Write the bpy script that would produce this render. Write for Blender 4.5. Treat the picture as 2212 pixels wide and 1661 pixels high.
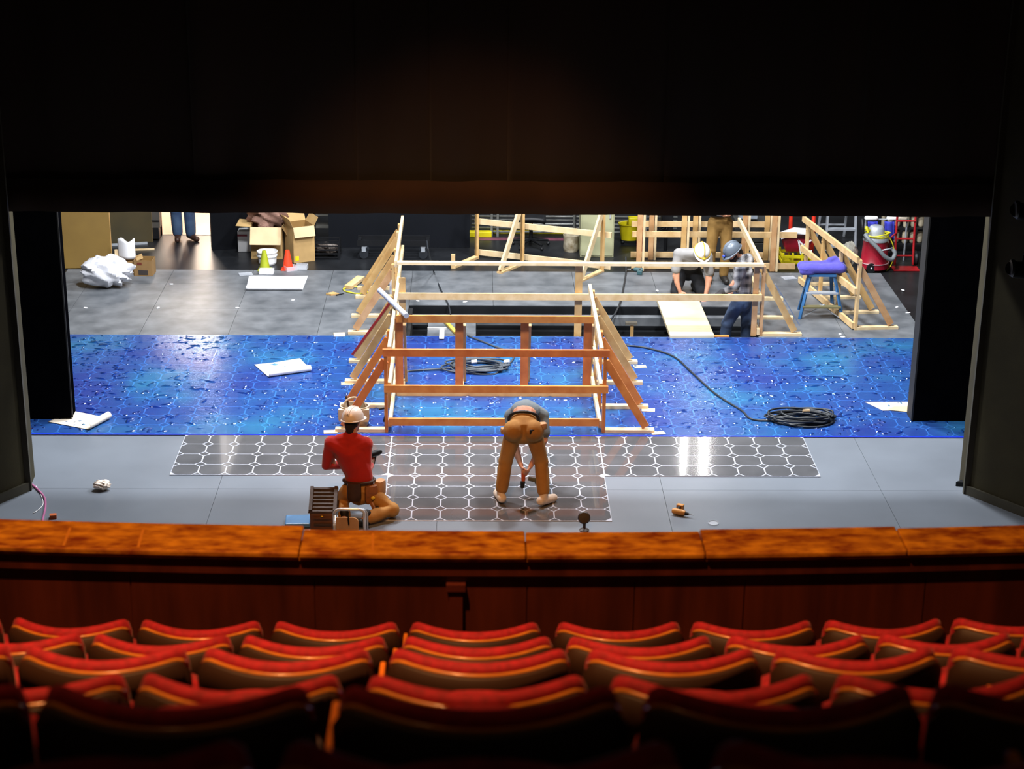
import bpy, bmesh, math, random
from mathutils import Vector, Matrix
random.seed(7)
for o in list(bpy.data.objects): bpy.data.objects.remove(o, do_unlink=True)
SC = bpy.context.scene
COL = SC.collection

# ---------------------------------------------------------------- camera
FPX, CAMH = 4020.0, 8.04
TH, PSI, RHO = math.radians(20.03), 0.0208, 0.011
FWD = Vector((math.sin(PSI)*math.cos(TH), math.cos(PSI)*math.cos(TH), -math.sin(TH)))
_r = Vector((math.cos(PSI), -math.sin(PSI), 0)); _u = _r.cross(FWD)
RGT = _r*math.cos(RHO) + _u*math.sin(RHO)
UPV = _u*math.cos(RHO) - _r*math.sin(RHO)
EYE = Vector((0, 0, CAMH))
cd = bpy.data.cameras.new('camera'); cam = bpy.data.objects.new('camera', cd); COL.objects.link(cam)
cam.matrix_world = Matrix(((RGT.x, UPV.x, -FWD.x, EYE.x), (RGT.y, UPV.y, -FWD.y, EYE.y), (RGT.z, UPV.z, -FWD.z, EYE.z), (0, 0, 0, 1)))
cd.sensor_fit = 'HORIZONTAL'; cd.sensor_width = 36.0; cd.lens = 36.0*FPX/2212.0
cd.clip_start = 0.05; cd.clip_end = 200
cd.dof.use_dof = True; cd.dof.focus_distance = 21.5; cd.dof.aperture_fstop = 4.1
SC.camera = cam
def ray(px, py): return RGT*((px-1106)/FPX) - UPV*((py-830.5)/FPX) + FWD
def G(px, py, z=0.0):
    d = ray(px, py); return EYE + d*((z-CAMH)/d.z)
def PY(px, py, Y):
    d = ray(px, py); return EYE + d*(Y/d.y)

# ---------------------------------------------------------------- world, exposure, lights
w = bpy.data.worlds.new('world'); SC.world = w; w.use_nodes = True
w.node_tree.nodes['Background'].inputs[0].default_value = (0.30, 0.20, 0.14, 1)
w.node_tree.nodes['Background'].inputs[1].default_value = 0.04
vs = SC.view_settings
vs.view_transform = 'Standard'; vs.look = 'None'; vs.gamma = 1.0; vs.exposure = 0.0; vs.use_curve_mapping = False
def area(name, loc, target, size, power, col, sy=None, spread=None):
    l = bpy.data.lights.new(name, 'AREA'); l.energy = power; l.color = col; l.size = size
    if sy: l.shape = 'RECTANGLE'; l.size_y = sy
    if spread: l.spread = math.radians(spread)
    o = bpy.data.objects.new(name, l); COL.objects.link(o); o.location = loc
    o.rotation_euler = (Vector(target)-Vector(loc)).to_track_quat('-Z', 'Y').to_euler(); return o
def spot(name, loc, target, deg, blend, power, col, rad=0.12):
    l = bpy.data.lights.new(name, 'SPOT'); l.energy = power; l.color = col; l.spot_size = math.radians(deg); l.spot_blend = blend; l.shadow_soft_size = rad
    o = bpy.data.objects.new(name, l); COL.objects.link(o); o.location = loc
    o.rotation_euler = (Vector(target)-Vector(loc)).to_track_quat('-Z', 'Y').to_euler(); return o
STAGE = (0.93, 0.96, 1.0); WARM = (1.0, 0.47, 0.17)
area('work_light_centre', (-2.6, 22.2, 8.6), (-1.9, 22.0, 0), 0.7, 900, STAGE)
area('work_light_right', (3.4, 22.6, 8.6), (3.2, 22.2, 0), 0.7, 850, STAGE)
area('work_light_upstage', (0.6, 26.2, 8.4), (0.6, 26.0, 0), 0.7, 560, STAGE)
area('work_light_downstage', (-1.2, 19.4, 8.2), (-0.6, 23.0, 0.4), 0.7, 640, STAGE)
area('work_light_downstage_right', (2.6, 19.4, 8.2), (2.6, 23.5, 0.4), 0.7, 580, STAGE)
spot('house_light', (-1.3, 4.7, 11.5), (-0.5, 7.1, 4.5), 81, 1.0, 2550, WARM, 0.15)
spot('house_front_light', (-1.0, 8.5, 12.0), (0.1, 19.7, 0.4), 24, 0.8, 4300, WARM, 0.15)

# ---------------------------------------------------------------- materials
def lin(h):
    h = h.lstrip('#'); c = [int(h[i:i+2], 16)/255 for i in (0, 2, 4)]
    return tuple(x/12.92 if x <= 0.04045 else ((x+0.055)/1.055)**2.4 for x in c)
MATS = {}
def mat(name, colour, rough=0.6, metal=0.0, vary=0.12, scale=6.0, stretch=None, bump=0.0, bscale=None, coat=0.0, sheen=0.0, alpha=None, colour2=None, spec=None, detail=4.0, emit=None):
    if name in MATS: return MATS[name]
    m = bpy.data.materials.new(name); m.use_nodes = True; nt = m.node_tree; nd = nt.nodes; lk = nt.links
    b = nd['Principled BSDF']; c = lin(colour) if isinstance(colour, str) else colour
    b.inputs['Roughness'].default_value = rough; b.inputs['Metallic'].default_value = metal
    if coat: b.inputs['Coat Weight'].default_value = coat; b.inputs['Coat Roughness'].default_value = 0.12
    if sheen: b.inputs['Sheen Weight'].default_value = sheen; b.inputs['Sheen Roughness'].default_value = 0.4
    if spec is not None: b.inputs['Specular IOR Level'].default_value = spec
    if alpha is not None: b.inputs['Alpha'].default_value = alpha
    if emit: b.inputs['Emission Color'].default_value = (*c, 1); b.inputs['Emission Strength'].default_value = emit
    geo = nd.new('ShaderNodeNewGeometry'); mp = nd.new('ShaderNodeMapping'); lk.new(geo.outputs['Position'], mp.inputs[0])
    if stretch: mp.inputs['Scale'].default_value = stretch
    n = nd.new('ShaderNodeTexNoise'); n.inputs['Scale'].default_value = scale; n.inputs['Detail'].default_value = detail
    lk.new(mp.outputs[0], n.inputs['Vector'])
    r = nd.new('ShaderNodeValToRGB'); lk.new(n.outputs['Fac'], r.inputs[0])
    c2 = (lin(colour2) if isinstance(colour2, str) else colour2) if colour2 else tuple(min(1, x*(1+vary)) for x in c)
    c1 = c if colour2 else tuple(x*(1-vary) for x in c)
    r.color_ramp.elements[0].position = 0.32; r.color_ramp.elements[1].position = 0.68
    r.color_ramp.elements[0].color = (*c1, 1); r.color_ramp.elements[1].color = (*c2, 1)
    lk.new(r.outputs[0], b.inputs['Base Color'])
    if bump:
        n2 = nd.new('ShaderNodeTexNoise'); n2.inputs['Scale'].default_value = bscale or scale*4; n2.inputs['Detail'].default_value = 3
        lk.new(mp.outputs[0], n2.inputs['Vector'])
        bp = nd.new('ShaderNodeBump'); bp.inputs['Strength'].default_value = bump; bp.inputs['Distance'].default_value = 0.01
        lk.new(n2.outputs['Fac'], bp.inputs['Height']); lk.new(bp.outputs[0], b.inputs['Normal'])
    MATS[name] = m; return m
def clear_plastic(name, colour, fac=0.45, rough=0.25):
    if name in MATS: return MATS[name]
    m = bpy.data.materials.new(name); m.use_nodes = True; nt = m.node_tree; nd = nt.nodes; lk = nt.links
    b = nd['Principled BSDF']; b.inputs['Base Color'].default_value = (*lin(colour), 1); b.inputs['Roughness'].default_value = rough
    n = nd.new('ShaderNodeTexNoise'); n.inputs['Scale'].default_value = 9
    tr = nd.new('ShaderNodeBsdfTransparent'); mx = nd.new('ShaderNodeMixShader')
    mr = nd.new('ShaderNodeMapRange'); mr.inputs[3].default_value = fac-0.06; mr.inputs[4].default_value = fac+0.06
    lk.new(n.outputs['Fac'], mr.inputs[0]); lk.new(mr.outputs[0], mx.inputs[0])
    lk.new(tr.outputs[0], mx.inputs[1]); lk.new(b.outputs[0], mx.inputs[2]); lk.new(mx.outputs[0], nd['Material Output'].inputs[0])
    MATS[name] = m; return m

# ---------------------------------------------------------------- mesh helpers
def frame_of(d, up=(0, 0, 1)):
    d = Vector(d).normalized(); up = Vector(up)
    if abs(d.dot(up)) > 0.98: up = Vector((0, 1, 0))
    s = d.cross(up).normalized(); return d, s, s.cross(d).normalized()
class MB:
    def __init__(self): self.v = []; self.f = []
    def add(self, vs_, fs):
        b = len(self.v); self.v += [Vector(p) for p in vs_]; self.f += [tuple(i+b for i in q) for q in fs]; return self
    def box(self, c, s, rz=0.0, M=None):
        hx, hy, hz = s[0]/2, s[1]/2, s[2]/2; c = Vector(c)
        P = [Vector((x, y, z)) for z in (-hz, hz) for y in (-hy, hy) for x in (-hx, hx)]
        if rz: R = Matrix.Rotation(rz, 3, 'Z'); P = [R @ p for p in P]
        if M is not None: P = [M @ p for p in P]
        return self.add([c+p for p in P], [(0, 2, 3, 1), (4, 5, 7, 6), (0, 1, 5, 4), (2, 6, 7, 3), (0, 4, 6, 2), (1, 3, 7, 5)])
    def bx(self, x0, x1, y0, y1, z0, z1): return self.box(((x0+x1)/2, (y0+y1)/2, (z0+z1)/2), (abs(x1-x0), abs(y1-y0), abs(z1-z0)))
    def beam(self, p0, p1, a, b, up=(0, 0, 1)):
        p0, p1 = Vector(p0), Vector(p1); d, s, u = frame_of(p1-p0, up); P = []
        for p in (p0, p1):
            for q, r in ((-1, -1), (1, -1), (1, 1), (-1, 1)): P.append(p + s*(q*a/2) + u*(r*b/2))
        return self.add(P, [(3, 2, 1, 0), (4, 5, 6, 7), (0, 1, 5, 4), (1, 2, 6, 5), (2, 3, 7, 6), (3, 0, 4, 7)])
    def tube(self, pts, r, n=8, caps=True, flat=1.0, up=(0, 0, 1), closed=False):
        pts = [Vector(p) for p in pts]; rr = r if isinstance(r, (list, tuple)) else [r]*len(pts); L = len(pts); V = []; prev = None
        for i, p in enumerate(pts):
            if closed: d = pts[(i+1) % L]-pts[i-1]
            else: d = pts[min(i+1, L-1)]-pts[max(i-1, 0)]
            d, s, u = frame_of(d, up)
            if prev is not None:
                s = prev - d*prev.dot(d)
                s = s.normalized() if s.length > 1e-6 else frame_of(d)[1]
                u = s.cross(d).normalized()
            prev = s
            for k in range(n):
                a = 2*math.pi*k/n; V.append(p + s*(math.cos(a)*rr[i]) + u*(math.sin(a)*rr[i]*flat))
        F = []
        for i in range(L if closed else L-1):
            j = (i+1) % L
            for k in range(n): k2 = (k+1) % n; F.append((i*n+k, j*n+k, j*n+k2, i*n+k2))
        if caps and not closed: F += [tuple(range(n)), tuple(range((L-1)*n+n-1, (L-1)*n-1, -1))]
        return self.add(V, F)
    def limb(self, pts, radii, n=12, flat=1.0, up=(0, 0, 1)):
        pts = [Vector(p) for p in pts]; P = []; R = []
        d0 = (pts[0]-pts[1]).normalized(); d1 = (pts[-1]-pts[-2]).normalized()
        for a in (80, 50, 25): t = math.radians(a); P.append(pts[0]+d0*radii[0]*math.sin(t)); R.append(radii[0]*math.cos(t))
        P += pts; R += list(radii)
        for a in (25, 50, 80): t = math.radians(a); P.append(pts[-1]+d1*radii[-1]*math.sin(t)); R.append(radii[-1]*math.cos(t))
        return self.tube(P, R, n, True, flat, up)
    def ball(self, c, r, nu=14, nv=9, M=None):
        r = (r, r, r) if isinstance(r, (int, float)) else r; c = Vector(c); V = [Vector((0, 0, r[2]))]; F = []
        for j in range(1, nv):
            t = math.pi*j/nv
            for i in range(nu): a = 2*math.pi*i/nu; V.append(Vector((r[0]*math.sin(t)*math.cos(a), r[1]*math.sin(t)*math.sin(a), r[2]*math.cos(t))))
        V.append(Vector((0, 0, -r[2]))); e = len(V)-1
        for i in range(nu):
            i2 = (i+1) % nu; F.append((0, 1+i, 1+i2)); F.append((e, 1+(nv-2)*nu+i2, 1+(nv-2)*nu+i))
            for j in range(nv-2): a = 1+j*nu; F.append((a+i, a+nu+i, a+nu+i2, a+i2))
        if M is not None: V = [M @ p for p in V]
        return self.add([c+p for p in V], F)
    def lathe(self, prof, c=(0, 0, 0), n=20, M=None, closed=False):
        V = []; F = []; c = Vector(c); L = len(prof)
        for r, z in prof:
            for k in range(n): a = 2*math.pi*k/n; V.append(Vector((r*math.cos(a), r*math.sin(a), z)))
        for i in range(L if closed else L-1):
            j = (i+1) % L
            for k in range(n): k2 = (k+1) % n; F.append((i*n+k, i*n+k2, j*n+k2, j*n+k))
        if not closed: F += [tuple(range(n-1, -1, -1)), tuple(range((L-1)*n, L*n))]
        if M is not None: V = [M @ p for p in V]
        return self.add([c+p for p in V], F)
    def prism(self, poly, z0, z1, M=None):
        n = len(poly); V = [Vector((x, y, z)) for z in (z0, z1) for x, y in poly]
        if M is not None: V = [M @ p for p in V]
        return self.add(V, [tuple(range(n-1, -1, -1)), tuple(range(n, 2*n))] + [(i, (i+1) % n, n+(i+1) % n, n+i) for i in range(n)])
    def sheet(self, fn, nu, nv, th=0.0):
        """surface fn(u,v)->point, thickened along its normals"""
        P = [[Vector(fn(i/nu, j/nv)) for j in range(nv+1)] for i in range(nu+1)]; V = [p for r in P for p in r]; k = nv+1
        F = [(i*k+j, (i+1)*k+j, (i+1)*k+j+1, i*k+j+1) for i in range(nu) for j in range(nv)]
        if th:
            N = []
            for i in range(nu+1):
                for j in range(nv+1):
                    a = P[min(i+1, nu)][j]-P[max(i-1, 0)][j]; b = P[i][min(j+1, nv)]-P[i][max(j-1, 0)]; q = a.cross(b)
                    N.append(q.normalized() if q.length > 1e-9 else Vector((0, 0, 1)))
            m = len(V); V += [p-q*th for p, q in zip(V, N)]; F += [tuple(m+x for x in reversed(f)) for f in F]
            edge = [(i*k) for i in range(nu+1)], [(i*k+nv) for i in range(nu+1)], list(range(k)), [nu*k+j for j in range(k)]
            for e, fl in zip(edge, (0, 1, 1, 0)):
                for a, b in zip(e, e[1:]): F.append((b, a, m+a, m+b) if not fl else (a, b, m+b, m+a))
        return self.add(V, F)
    def mesh(self, name, off=(0, 0, 0), smooth=False):
        off = Vector(off); me = bpy.data.meshes.new(name); me.from_pydata([tuple(p-off) for p in self.v], [], self.f)
        me.validate(); me.update()
        if smooth:
            me.polygons.foreach_set('use_smooth', [True]*len(me.polygons))
            if smooth != 'all' and hasattr(me, 'set_sharp_from_angle'): me.set_sharp_from_angle(angle=math.radians(40))
        return me
    def build(self, name, m, parent=None, smooth=False, world=True, bevel=0.0):
        off = ORG.get(parent.name, Vector((0, 0, 0))) if (parent and world) else Vector((0, 0, 0))
        o = bpy.data.objects.new(name, self.mesh(name, off, smooth)); COL.objects.link(o)
        if bevel: fix(o); bv = o.modifiers.new('bevel', 'BEVEL'); bv.width = bevel; bv.segments = 2; bv.limit_method = 'ANGLE'
        o.data.materials.append(m)
        if parent: o.parent = parent; ORG[o.name] = off
        return o
    def single(self, name, m, label, cat, group=None, smooth=False, bevel=0.0, kind=None):
        xs = [p.x for p in self.v]; ys = [p.y for p in self.v]; zs = [p.z for p in self.v]
        off = Vector(((min(xs)+max(xs))/2, (min(ys)+max(ys))/2, min(zs)))
        o = bpy.data.objects.new(name, self.mesh(name, off, smooth)); COL.objects.link(o); o.location = off; ORG[o.name] = off
        if bevel: bv = o.modifiers.new('bevel', 'BEVEL'); bv.width = bevel; bv.segments = 2; bv.limit_method = 'ANGLE'
        o.data.materials.append(m); tag(o, label, cat, group, kind); return o
def fix(o):
    bm = bmesh.new(); bm.from_mesh(o.data); bmesh.ops.recalc_face_normals(bm, faces=bm.faces); bm.to_mesh(o.data); bm.free()
ORG = {}
def tag(o, label=None, cat=None, group=None, kind=None):
    if label: o['label'] = label
    if cat: o['category'] = cat
    if group: o['group'] = group
    if kind: o['kind'] = kind
    return o
def thing(name, label, cat, loc=(0, 0, 0), rz=0.0, group=None):
    o = bpy.data.objects.new(name, None); COL.objects.link(o); o.location = loc; o.rotation_euler = (0, 0, rz); o.empty_display_size = 0.1
    ORG[o.name] = Vector(loc); return tag(o, label, cat, group)
def struct(mb, name, m, label, parent=None, smooth=False, bevel=0.0):
    o = mb.build(name, m, parent, smooth, bevel=bevel); ORG[o.name] = Vector((0, 0, 0))
    if not parent: tag(o, label, None, None, 'structure')
    return o
def piece(name, me, m, parent, loc):
    """small repeated part sharing mesh data"""
    o = bpy.data.objects.new(name, me); COL.objects.link(o); o.parent = parent; o.location = Vector(loc)-ORG.get(parent.name, Vector((0, 0, 0)))
    if not me.materials: me.materials.append(m)
    return o
def arc(c, r, a0, a1, n, plane='xz'):
    out = []
    for i in range(n+1):
        a = math.radians(a0+(a1-a0)*i/n); p, q = r*math.cos(a), r*math.sin(a); c = Vector(c)
        out.append(c+(Vector((p, 0, q)) if plane == 'xz' else Vector((p, q, 0)) if plane == 'xy' else Vector((0, p, q))))
    return out
def bez(pts, n=10):
    """Catmull-Rom through pts"""
    P = [Vector(p) for p in pts]; P = [P[0]*2-P[1]]+P+[P[-1]*2-P[-2]]; out = []
    for i in range(1, len(P)-2):
        a, b, c, d = P[i-1:i+3]
        for k in range(n):
            t = k/n; out.append(0.5*((2*b)+(c-a)*t+(2*a-5*b+4*c-d)*t*t+(3*b-a-3*c+d)*t**3))
    out.append(P[-2]); return out

# ================================================================ SETTING
M_BLACKFLOOR = mat('black_stage_floor', (0.011, 0.012, 0.014), 0.36, spec=0.35, vary=0.35, scale=2.2, bump=0.05, bscale=14)
M_DECK = mat('charcoal_deck', (0.072, 0.080, 0.090), 0.5, scale=3.2, colour2=(0.155, 0.165, 0.178), bump=0.06, bscale=30, detail=12)
M_APRON = mat('grey_apron', (0.150, 0.168, 0.196), 0.36, vary=0.10, scale=0.9, bump=0.02, bscale=20)
M_PIT = mat('pit_black', (0.010, 0.010, 0.011), 0.7, vary=0.4, scale=5)
M_BACKWALL = mat('back_wall_grey', (0.03, 0.03, 0.03), 0.8, vary=0.3, scale=1.2)
M_OLIVE = mat('olive_plaster', (0.036, 0.030, 0.014), 0.75, vary=0.15, scale=3, bump=0.1, bscale=60, spec=0.2)
M_OLIVE_TRIM = mat('olive_trim', (0.045, 0.04, 0.024), 0.7, vary=0.1, scale=4)
M_BLACKCLOTH = mat('black_masking', (0.0016, 0.0016, 0.0022), 1.0, vary=0.2, scale=4, spec=0.0)
M_CURTAIN = mat('brown_velour', (0.028, 0.013, 0.007), 0.9, vary=0.35, scale=0.9, stretch=(1, 1, 0.08), sheen=0.25)
M_HEM = mat('brown_velour_hem', (0.030, 0.012, 0.006), 0.9, vary=0.2, scale=2, sheen=0.25)
M_DARKWOOD = mat('dark_mahogany', (0.100, 0.018, 0.008), 0.45, scale=3.0, stretch=(3, 3, 0.35), colour2=(0.050, 0.009, 0.005))
M_CARPET = mat('dark_red_carpet', (0.020, 0.004, 0.005), 0.95, vary=0.3, scale=30)
def burl():
    m = mat('worn_orange_wood', (0.20, 0.036, 0.005), 0.42, scale=15.0, stretch=(0.6, 1.2, 1), colour2=(0.66, 0.27, 0.016), coat=0.12, detail=8, bump=0.03)
    return m
M_BURL = burl()

PIT = (-0.95, 3.86, 23.96, 25.34)        # x0 x1 y0 y1
PITZ = -0.36
YD0, YD1, YR1 = 20.285, 23.93, 27.05     # blue deck front, blue deck back, rear deck back
# main slab round the trap opening
fl = MB()
fl.bx(-9, 9, 16.9, PIT[2], -0.5, -0.014); fl.bx(-9, PIT[0], PIT[2], PIT[3], -0.5, -0.014)
fl.bx(PIT[1], 9, PIT[2], PIT[3], -0.5, -0.014); fl.bx(-9, 9, PIT[3], 36, -0.5, -0.014)
fl.bx(PIT[0]-.05, PIT[1]+.05, PIT[2]-.05, PIT[3]+.05, -0.5, PITZ)
floor = struct(fl, 'floor', M_BLACKFLOOR, 'black stage floor around the deck panels')
# rear charcoal deck: 4 x 4 ft panels with open joints
cols = [-6.15, -5.70, -4.556, -3.356, -2.155, -0.955, 0.246, 1.446, 2.648, 3.85, 5.05, 6.15]
rows = [YD1+0.012, 25.14, 26.34, YR1]
n = 0
for i in range(len(cols)-1):
    for j in range(3):
        x0, x1, y0, y1 = cols[i], cols[i+1], rows[j], rows[j+1]
        if j == 0 and cols[i] > -1 and cols[i+1] < 3.9: continue
        if j == 1 and cols[i] > -1 and cols[i+1] < 3.9: y0 = PIT[3]+0.004
        g = 0.0025
        o = MB().box(((x0+x1)/2, (y0+y1)/2, -0.006), (x1-x0-2*g, y1-y0-2*g, 0.0125)).build('deck_panel', M_DECK, floor)
# apron: large grey sheets
xs = [-6.2, -5.2, -2.8, -0.4, 2.05, 4.45, 6.2]; ys = [17.0, 18.70, YD0]
for i in range(len(xs)-1):
    for j in range(2):
        MB().box(((xs[i]+xs[i+1])/2, (ys[j]+ys[j+1])/2, -0.006), (xs[i+1]-xs[i]-0.004, ys[j+1]-ys[j]-0.004, 0.0125)).build('apron_panel', M_APRON, floor)
# sub-floor under blue deck
MB().bx(-6.2, 6.2, YD0, YD1, -0.014, 0.0).build('sub_floor', M_DECK, floor)
# trap framing
pf = MB(); x0, x1, y0, y1 = PIT
pf.bx(x0, x1, y1-0.30, y1-0.17, -0.20, -0.08); 
pf.build('trap_beam', M_DECK, floor)
MB().bx(x0+0.9, x1, y0+0.12, y0+0.30, -0.22, -0.10).build('trap_beam', M_DECK, floor)
MB().bx(x0+0.28, x0+0.95, y0+0.30, y1-0.30, -0.16, -0.12).build('trap_lid', M_DECK, floor)
MB().bx(x0, x0+0.05, y0, y1, -0.34, -0.05).build('trap_side', M_PIT, floor)

# back and wing walls, behind everything
wb = struct(MB().bx(-4.18, 9, 31.5, 31.7, -0.014, 9).bx(-9, -5.05, 28.9, 29.05, -0.014, 9).bx(-5.05, -4.18, 28.9, 29.05, 2.12, 9), 'wall_back', M_BACKWALL, 'dark back wall of the stage house')
struct(MB().bx(-9.2, -9, 17.2, 36, -0.014, 9), 'wall_left', M_BACKWALL, 'dark wing wall at stage left side')
struct(MB().bx(9, 9.2, 17.2, 36, -0.014, 9), 'wall_right', M_BACKWALL, 'dark wing wall at stage right side')
# lit room past the doorway on the left
M_PALE = mat('pale_corridor_wall', '#f0e2d6', 0.8, vary=0.05)
M_PALEFLOOR = mat('pale_corridor_floor', '#bfa592', 0.3, vary=0.12, scale=3)
struct(MB().bx(-9, -3.9, 35.0, 35.2, -0.014, 4).bx(-6.9, -6.8, 29.05, 35, -0.014, 4).bx(-4.18, -4.08, 28.4, 35, -0.014, 4), 'wall_corridor', M_PALE, 'pale wall of the lit room past the stage doorway')
MB().bx(-6.8, -4.18, 29.05, 35.0, -0.013, -0.006).build('corridor_floor', M_PALEFLOOR, floor)
area('corridor_lamp', (-5.2, 32.5, 3.6), (-4.9, 30.0, 0), 1.2, 330, (1.0, 0.87, 0.74))
area('doorway_lamp', (-4.75, 33.6, 2.2), (-4.6, 28.0, 0.0), 0.9, 95, (1.0, 0.78, 0.60))
struct(MB().bx(-5.12, -5.05, 28.86, 29.08, -0.014, 2.12), 'door_1', mat('reddish_door_wood', '#5a2410', 0.5, scale=4), 'reddish brown wooden jamb of the lit stage doorway')

# proscenium: splayed side walls, edge strips, base boards
def splay(sign, px, py, dx, dy, name, label):
    d = Vector((dx, dy, 0)).normalized(); nrm = Vector((-d.y, d.x, 0)) * (-sign)
    a = Vector((px, py, 0)); b = a + d*3.2
    back = Vector((0, 0.45, 0)); side = Vector((sign*2.5, 0.45, 0))
    poly = [(a.x, a.y), (a.x + sign*0.02, a.y+0.38), (a.x+sign*4.0, a.y+0.38), (b.x+sign*1.2, b.y), (b.x, b.y)]
    m = MB().prism(poly if sign < 0 else poly[::-1], -0.0, 9.0); wl = struct(m, name, M_OLIVE, label); fix(wl)
    e = MB(); off = Vector((-sign*0.02, -0.03, 0))
    e.bx(a.x-sign*0.035, a.x+sign*0.10, a.y-0.035, a.y+0.015, 0, 9); e.build('edge_strip', M_OLIVE_TRIM, wl)
    t = MB(); q = Vector((-sign*abs(d.y), abs(d.x)*-1, 0)).normalized()*0.02
    t.beam(a+q+Vector((0, 0, 0.05)), b+q+Vector((0, 0, 0.05)), 0.03, 0.10); t.build('baseboard', M_OLIVE_TRIM, wl)
    return wl
splay(-1, -4.84, 18.66, -0.36, -0.53, 'wall_proscenium_left', 'dark olive splayed wall left of the stage opening')
splay(1, 5.37, 18.64, 0.476, -0.62, 'wall_proscenium_right', 'dark olive splayed wall right of the stage opening')

# lowered house curtain with a heavy hem
def cur(z0, z1, y, amp):
    def fn(u, v):
        x = -5.4+11.4*u
        return (x, y+amp*math.sin(x*5.1)+0.5*amp*math.sin(x*12.3+1), z0+(z1-z0)*v)
    return fn
t = thing('house_curtain', 'dark brown house curtain lowered across the top of the stage opening', 'curtain', (0.3, 18.83, 3.07))
joints = [-5.4, -2.9, -1.22, -0.47, 0.33, 1.95, 4.0, 6.0]
for a, b in zip(joints, joints[1:]):
    def fn(u, v, a=a, b=b):
        x = a-0.01+(b-a+0.02)*u; return (x, 18.83+0.006*(u-0.5)+0.018*math.sin(x*5.1)+0.010*math.sin(x*12.3+1), 3.40+(8.6-3.40)*v)
    MB().sheet(fn, 24, 2, 0.025).build('cloth_width', M_CURTAIN, t, smooth='all')
def fnh(u, v):
    x = -5.4+11.4*u; return (x, 18.80+0.016*math.sin(x*5.1)+0.008*math.sin(x*12.3+1), 3.07+0.345*v)
MB().sheet(fnh, 120, 2, 0.055).build('hem', M_HEM, t, smooth='all')
# hard black tormentors
tl = thing('black_masking_leg', 'tall black masking panel beside the crumpled paper on the left', 'masking panel', (-5.3, 20.85, 0.035))
MB().bx(-5.75, -4.80, 20.74, 20.97, 0.035, 5.2).build('panel', M_BLACKCLOTH, tl)
MB().bx(-4.80, -4.785, 20.74, 20.76, 0.035, 5.2).build('edge_strip', mat('black_edge', (0.008, 0.0075, 0.007), 0.7), tl)
tr = thing('black_masking_leg', 'tall black masking panel beside the beige sheets on the right', 'masking panel', (5.6, 20.9, 0.02))
MB().bx(5.255, 6.05, 20.78, 21.02, 0.02, 5.2).build('panel', M_BLACKCLOTH, tr)
MB().bx(5.235, 5.255, 20.78, 21.02, 0.02, 5.2).build('edge_strip', MATS['black_edge'], tr)

# ---------------------------------------------------------------- tiled decks
TX, TY = 0.3013, 0.3037
M_TILE = mat('smoked_acrylic_tile', (0.100, 0.101, 0.108), 0.055, vary=0.15, scale=3.0, spec=1.0, coat=0.7, bump=0.006, bscale=4)
M_JOINT = mat('white_joint', (0.50, 0.52, 0.60), 0.14, vary=0.05, scale=5, spec=0.7)
jw, cut = 0.0075, 0.215
def octo():
    hx, hy = TX/2-jw, TY/2-jw; cx, cy = cut*TX-jw*0.4, cut*TY-jw*0.4
    return [(-hx+cx, -hy), (hx-cx, -hy), (hx, -hy+cy), (hx, hy-cy), (hx-cx, hy), (-hx+cx, hy), (-hx, hy-cy), (-hx, -hy+cy)]
def dia(): 
    a, b = cut*TX-jw*1.5, cut*TY-jw*1.5; return [(-a, 0), (0, -b), (a, 0), (0, b)]
def half(kind):
    a, b = cut*TX-jw*1.5, cut*TY-jw*1.5; e = jw
    return {'l': [(e, -b+e), (a, 0), (e, b-e)], 'r': [(-e, -b+e), (-e, b-e), (-a, 0)][::1], 'b': [(-a+e, e), (a-e, e), (0, b)], 't': [(-a+e, -e), (0, -b), (a-e, -e)]}[kind]
OCT = MB().prism(octo(), 0, 0.004).mesh('tile'); DIA = MB().prism(dia(), 0, 0.004).mesh('tile')
HALF = {k: MB().prism(half(k), 0, 0.004).mesh('tile') for k in 'lrbt'}
for me in [OCT, DIA]+list(HALF.values()): me.materials.append(M_TILE)
X0 = -3.383
def deck(name, label, x0, y0, nx, ny, topopen=False, limit=None):
    """white joint sheet with loose octagon and diamond tiles let into it"""
    x1, y1 = x0+nx*TX, y0+ny*TY
    t = thing(name, label, 'floor panel', ((x0+x1)/2, (y0+y1)/2, 0.001))
    MB().bx(x0, x1, y0, y1, 0.001, 0.009).build('joint_sheet', M_JOINT, t)
    return t, x1, y1
def lay(t, x0, y0, nx, ny, zt=0.0075, cap=290):
    octs = [(x0+(i+.5)*TX, y0+(j+.5)*TY) for j in range(ny) for i in range(nx)]
    dias = [(x0+i*TX, y0+j*TY) for j in range(1, ny) for i in range(1, nx)]
    for k, (me, spots) in enumerate(((OCT, octs), (DIA, dias))):
        for x, y in spots[:cap]: piece('tile' if k == 0 else 'diamond_tile', me, M_TILE, t, (x, y, zt))
        if len(spots) > cap:
            m = MB(); pl = octo() if k == 0 else dia()
            for x, y in spots[cap:]: m.prism([(x+a, y+b) for a, b in pl], zt, zt+0.004)
            o = m.build('tile_field' if k == 0 else 'diamond_tile_field', M_TILE, t); o['kind'] = 'stuff'
    for j in range(1, ny):
        piece('edge_tile', HALF['l'], M_TILE, t, (x0, y0+j*TY, zt)); piece('edge_tile', HALF['r'], M_TILE, t, (x0+nx*TX, y0+j*TY, zt))
    for i in range(1, nx):
        piece('edge_tile', HALF['b'], M_TILE, t, (x0+i*TX, y0, zt)); piece('edge_tile', HALF['t'], M_TILE, t, (x0+i*TX, y0+ny*TY, zt))
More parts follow.
